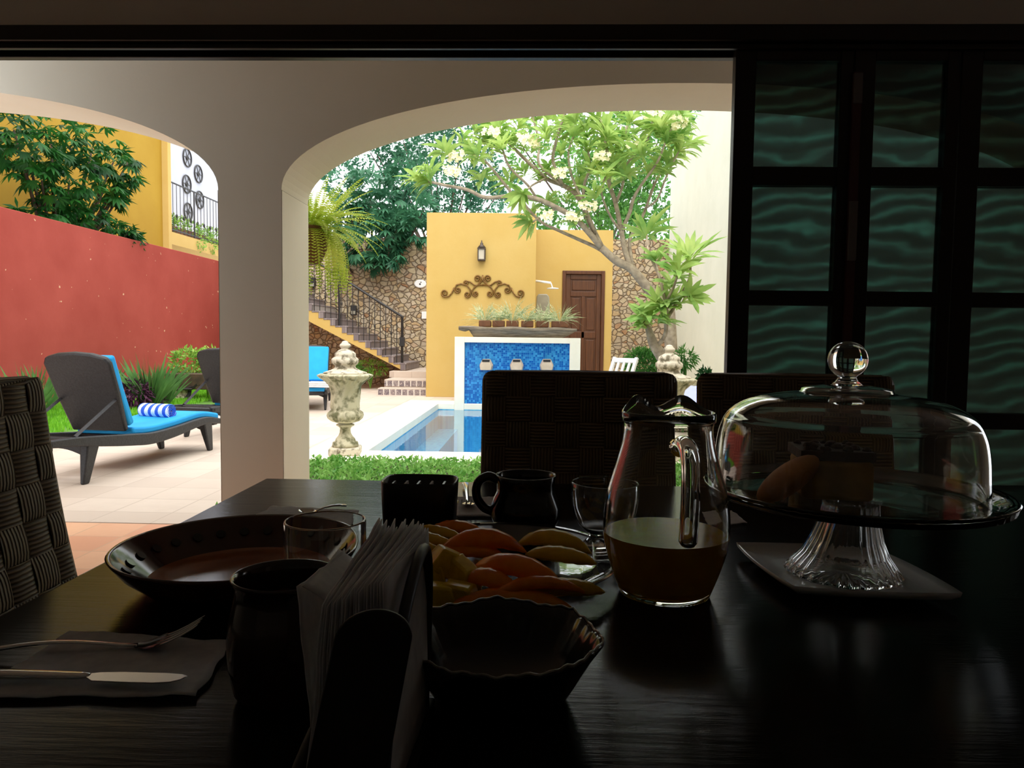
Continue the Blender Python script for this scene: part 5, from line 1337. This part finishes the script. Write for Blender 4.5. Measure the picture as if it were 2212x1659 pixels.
chunk(fp(1000, 1235, .034), .06, .03, .026, -.9, .3, 'wedge of yellow pineapple leaning against the papaya')
chunk(fp(925, 1243, .028), .045, .035, .028, .2, 0, 'yellow pineapple chunk beside the napkin holder')
chunk(fp(935, 1283, .022), .06, .034, .024, .1, .1, 'yellow pineapple chunk lowest at the front left of the dish')
chunk(fp(990, 1280, .022), .05, .034, .022, -.3, .1, 'yellow pineapple chunk in the front row, under the leaning wedge')

# ---- napkin holder
nh = thing('napkin_holder', 'black iron napkin holder with a rounded near plate, in the foreground', 'napkin holder', (-.115, .5, TZ))
def hoop(pa, pb, pc, pd): return smooth_curve([pa, pb, pc, pd], 8)
xr = P(884, 1300, .50).x
MB().tube(smooth_curve([(xr-.006, .44, TZ+.006), (xr-.004, .435, TZ+.05), (xr, .452, TZ+.11), (xr+.004, .5, TZ+.150), (xr+.004, .55, TZ+.15), (xr, .59, TZ+.10), (xr-.004, .6, TZ+.006)], 6), .0042, 8).build('hoop', M['blackiron'], nh, smooth=True)
xl_ = P(640, 1600, .45).x
MB().tube(smooth_curve([(xl_, .44, TZ+.006), (xl_, .44, TZ+.03), (xl_+.004, .5, TZ+.05), (xl_, .58, TZ+.03), (xl_, .6, TZ+.006)], 6), .0042, 8).build('hoop', M['blackiron'], nh, smooth=True)
MB().box(xl_-.004, xr+.004, .43, .61, TZ+E, TZ+.006).build('base', M['blackiron'], nh, bevel=.002)
pn = []
for i in range(21): a = PI*i/20; pn.append((.023*math.cos(a), .135+.020*math.sin(a)))
pn = [(.025, 0)]+pn+[(-.025, 0)]
nx = P(782, 1400, .425).x
MB().prism_y([(nx+x+(z-.1)*.18, TZ+.006+z*.93) for x, z in pn], .424, .4275).build('near_plate', M['blackiron'], nh, bevel=.001)
xs0 = P(700, 1600, .47).x; xs1 = P(872, 1200, .52).x; zt_ = P(872, 1203, .50).z
N_ = 20
def sheet(mb, pts, n=8):
    """pts: near bottom, near top, far top, far bottom"""
    a, b, c, d = [Vector(p) for p in pts]; vs = []
    for i in range(n+1):
        for j in range(n+1):
            u, v = i/n, j/n; p = (a*(1-v)+b*v)*(1-u)+(d*(1-v)+c*v)*u
            vs.append(p+Vector((.0025*math.sin(v*5+u*3)*v+.0012*noise.noise(p*60), 0, .002*noise.noise(p*50))))
    mb.add(vs, [(i*(n+1)+j, (i+1)*(n+1)+j, (i+1)*(n+1)+j+1, i*(n+1)+j+1) for i in range(n) for j in range(n)])
ns = []
for i in range(N_):
    f_ = i/(N_-1); m = MB(); x0 = xs0+.052*f_-.006; x1 = xs1-.040*(1-f_)+.002
    jit = random.uniform(-.004, .004)
    sheet(m, [(x0, .436+.002*jit, TZ+.0075), (x1, .452+jit, zt_-.02*(1-f_)+jit*.6), (x1+.004, .585+jit, zt_+.002+jit), (x0+.006, .592, TZ+.0075)])
    fd = ('leftmost of the fan', 'rightmost of the fan, against the black hoop')
    lb_ = 'white paper napkin standing edge on in the fanned stack of the iron holder'
    o = m.build('standing_napkin', M['paper'], smooth=True, solid=.0009, origin=(x0, .51, TZ+.0075))
    tag(o, lb_, 'napkin', 'napkins fanned in the iron holder')
m = MB(); sheet(m, [(P(660, 1600, .46).x, .475, TZ+.0075), P(650, 1272, .475), P(738, 1183, .60), (P(738, 1300, .60).x-.0, .60, TZ+.0075)], 12)
sheet(m, [P(650, 1272, .475)+Vector((.001, .001, 0)), P(738, 1184, .601), P(786, 1238, .58), P(770, 1330, .50)], 8)
tag(m.build('folded_napkin', M['paper'], smooth=True, solid=.0009, origin=(-.14, .53, TZ+.0075)), 'single white paper napkin fanned out to the left beside the clay cup', 'napkin')
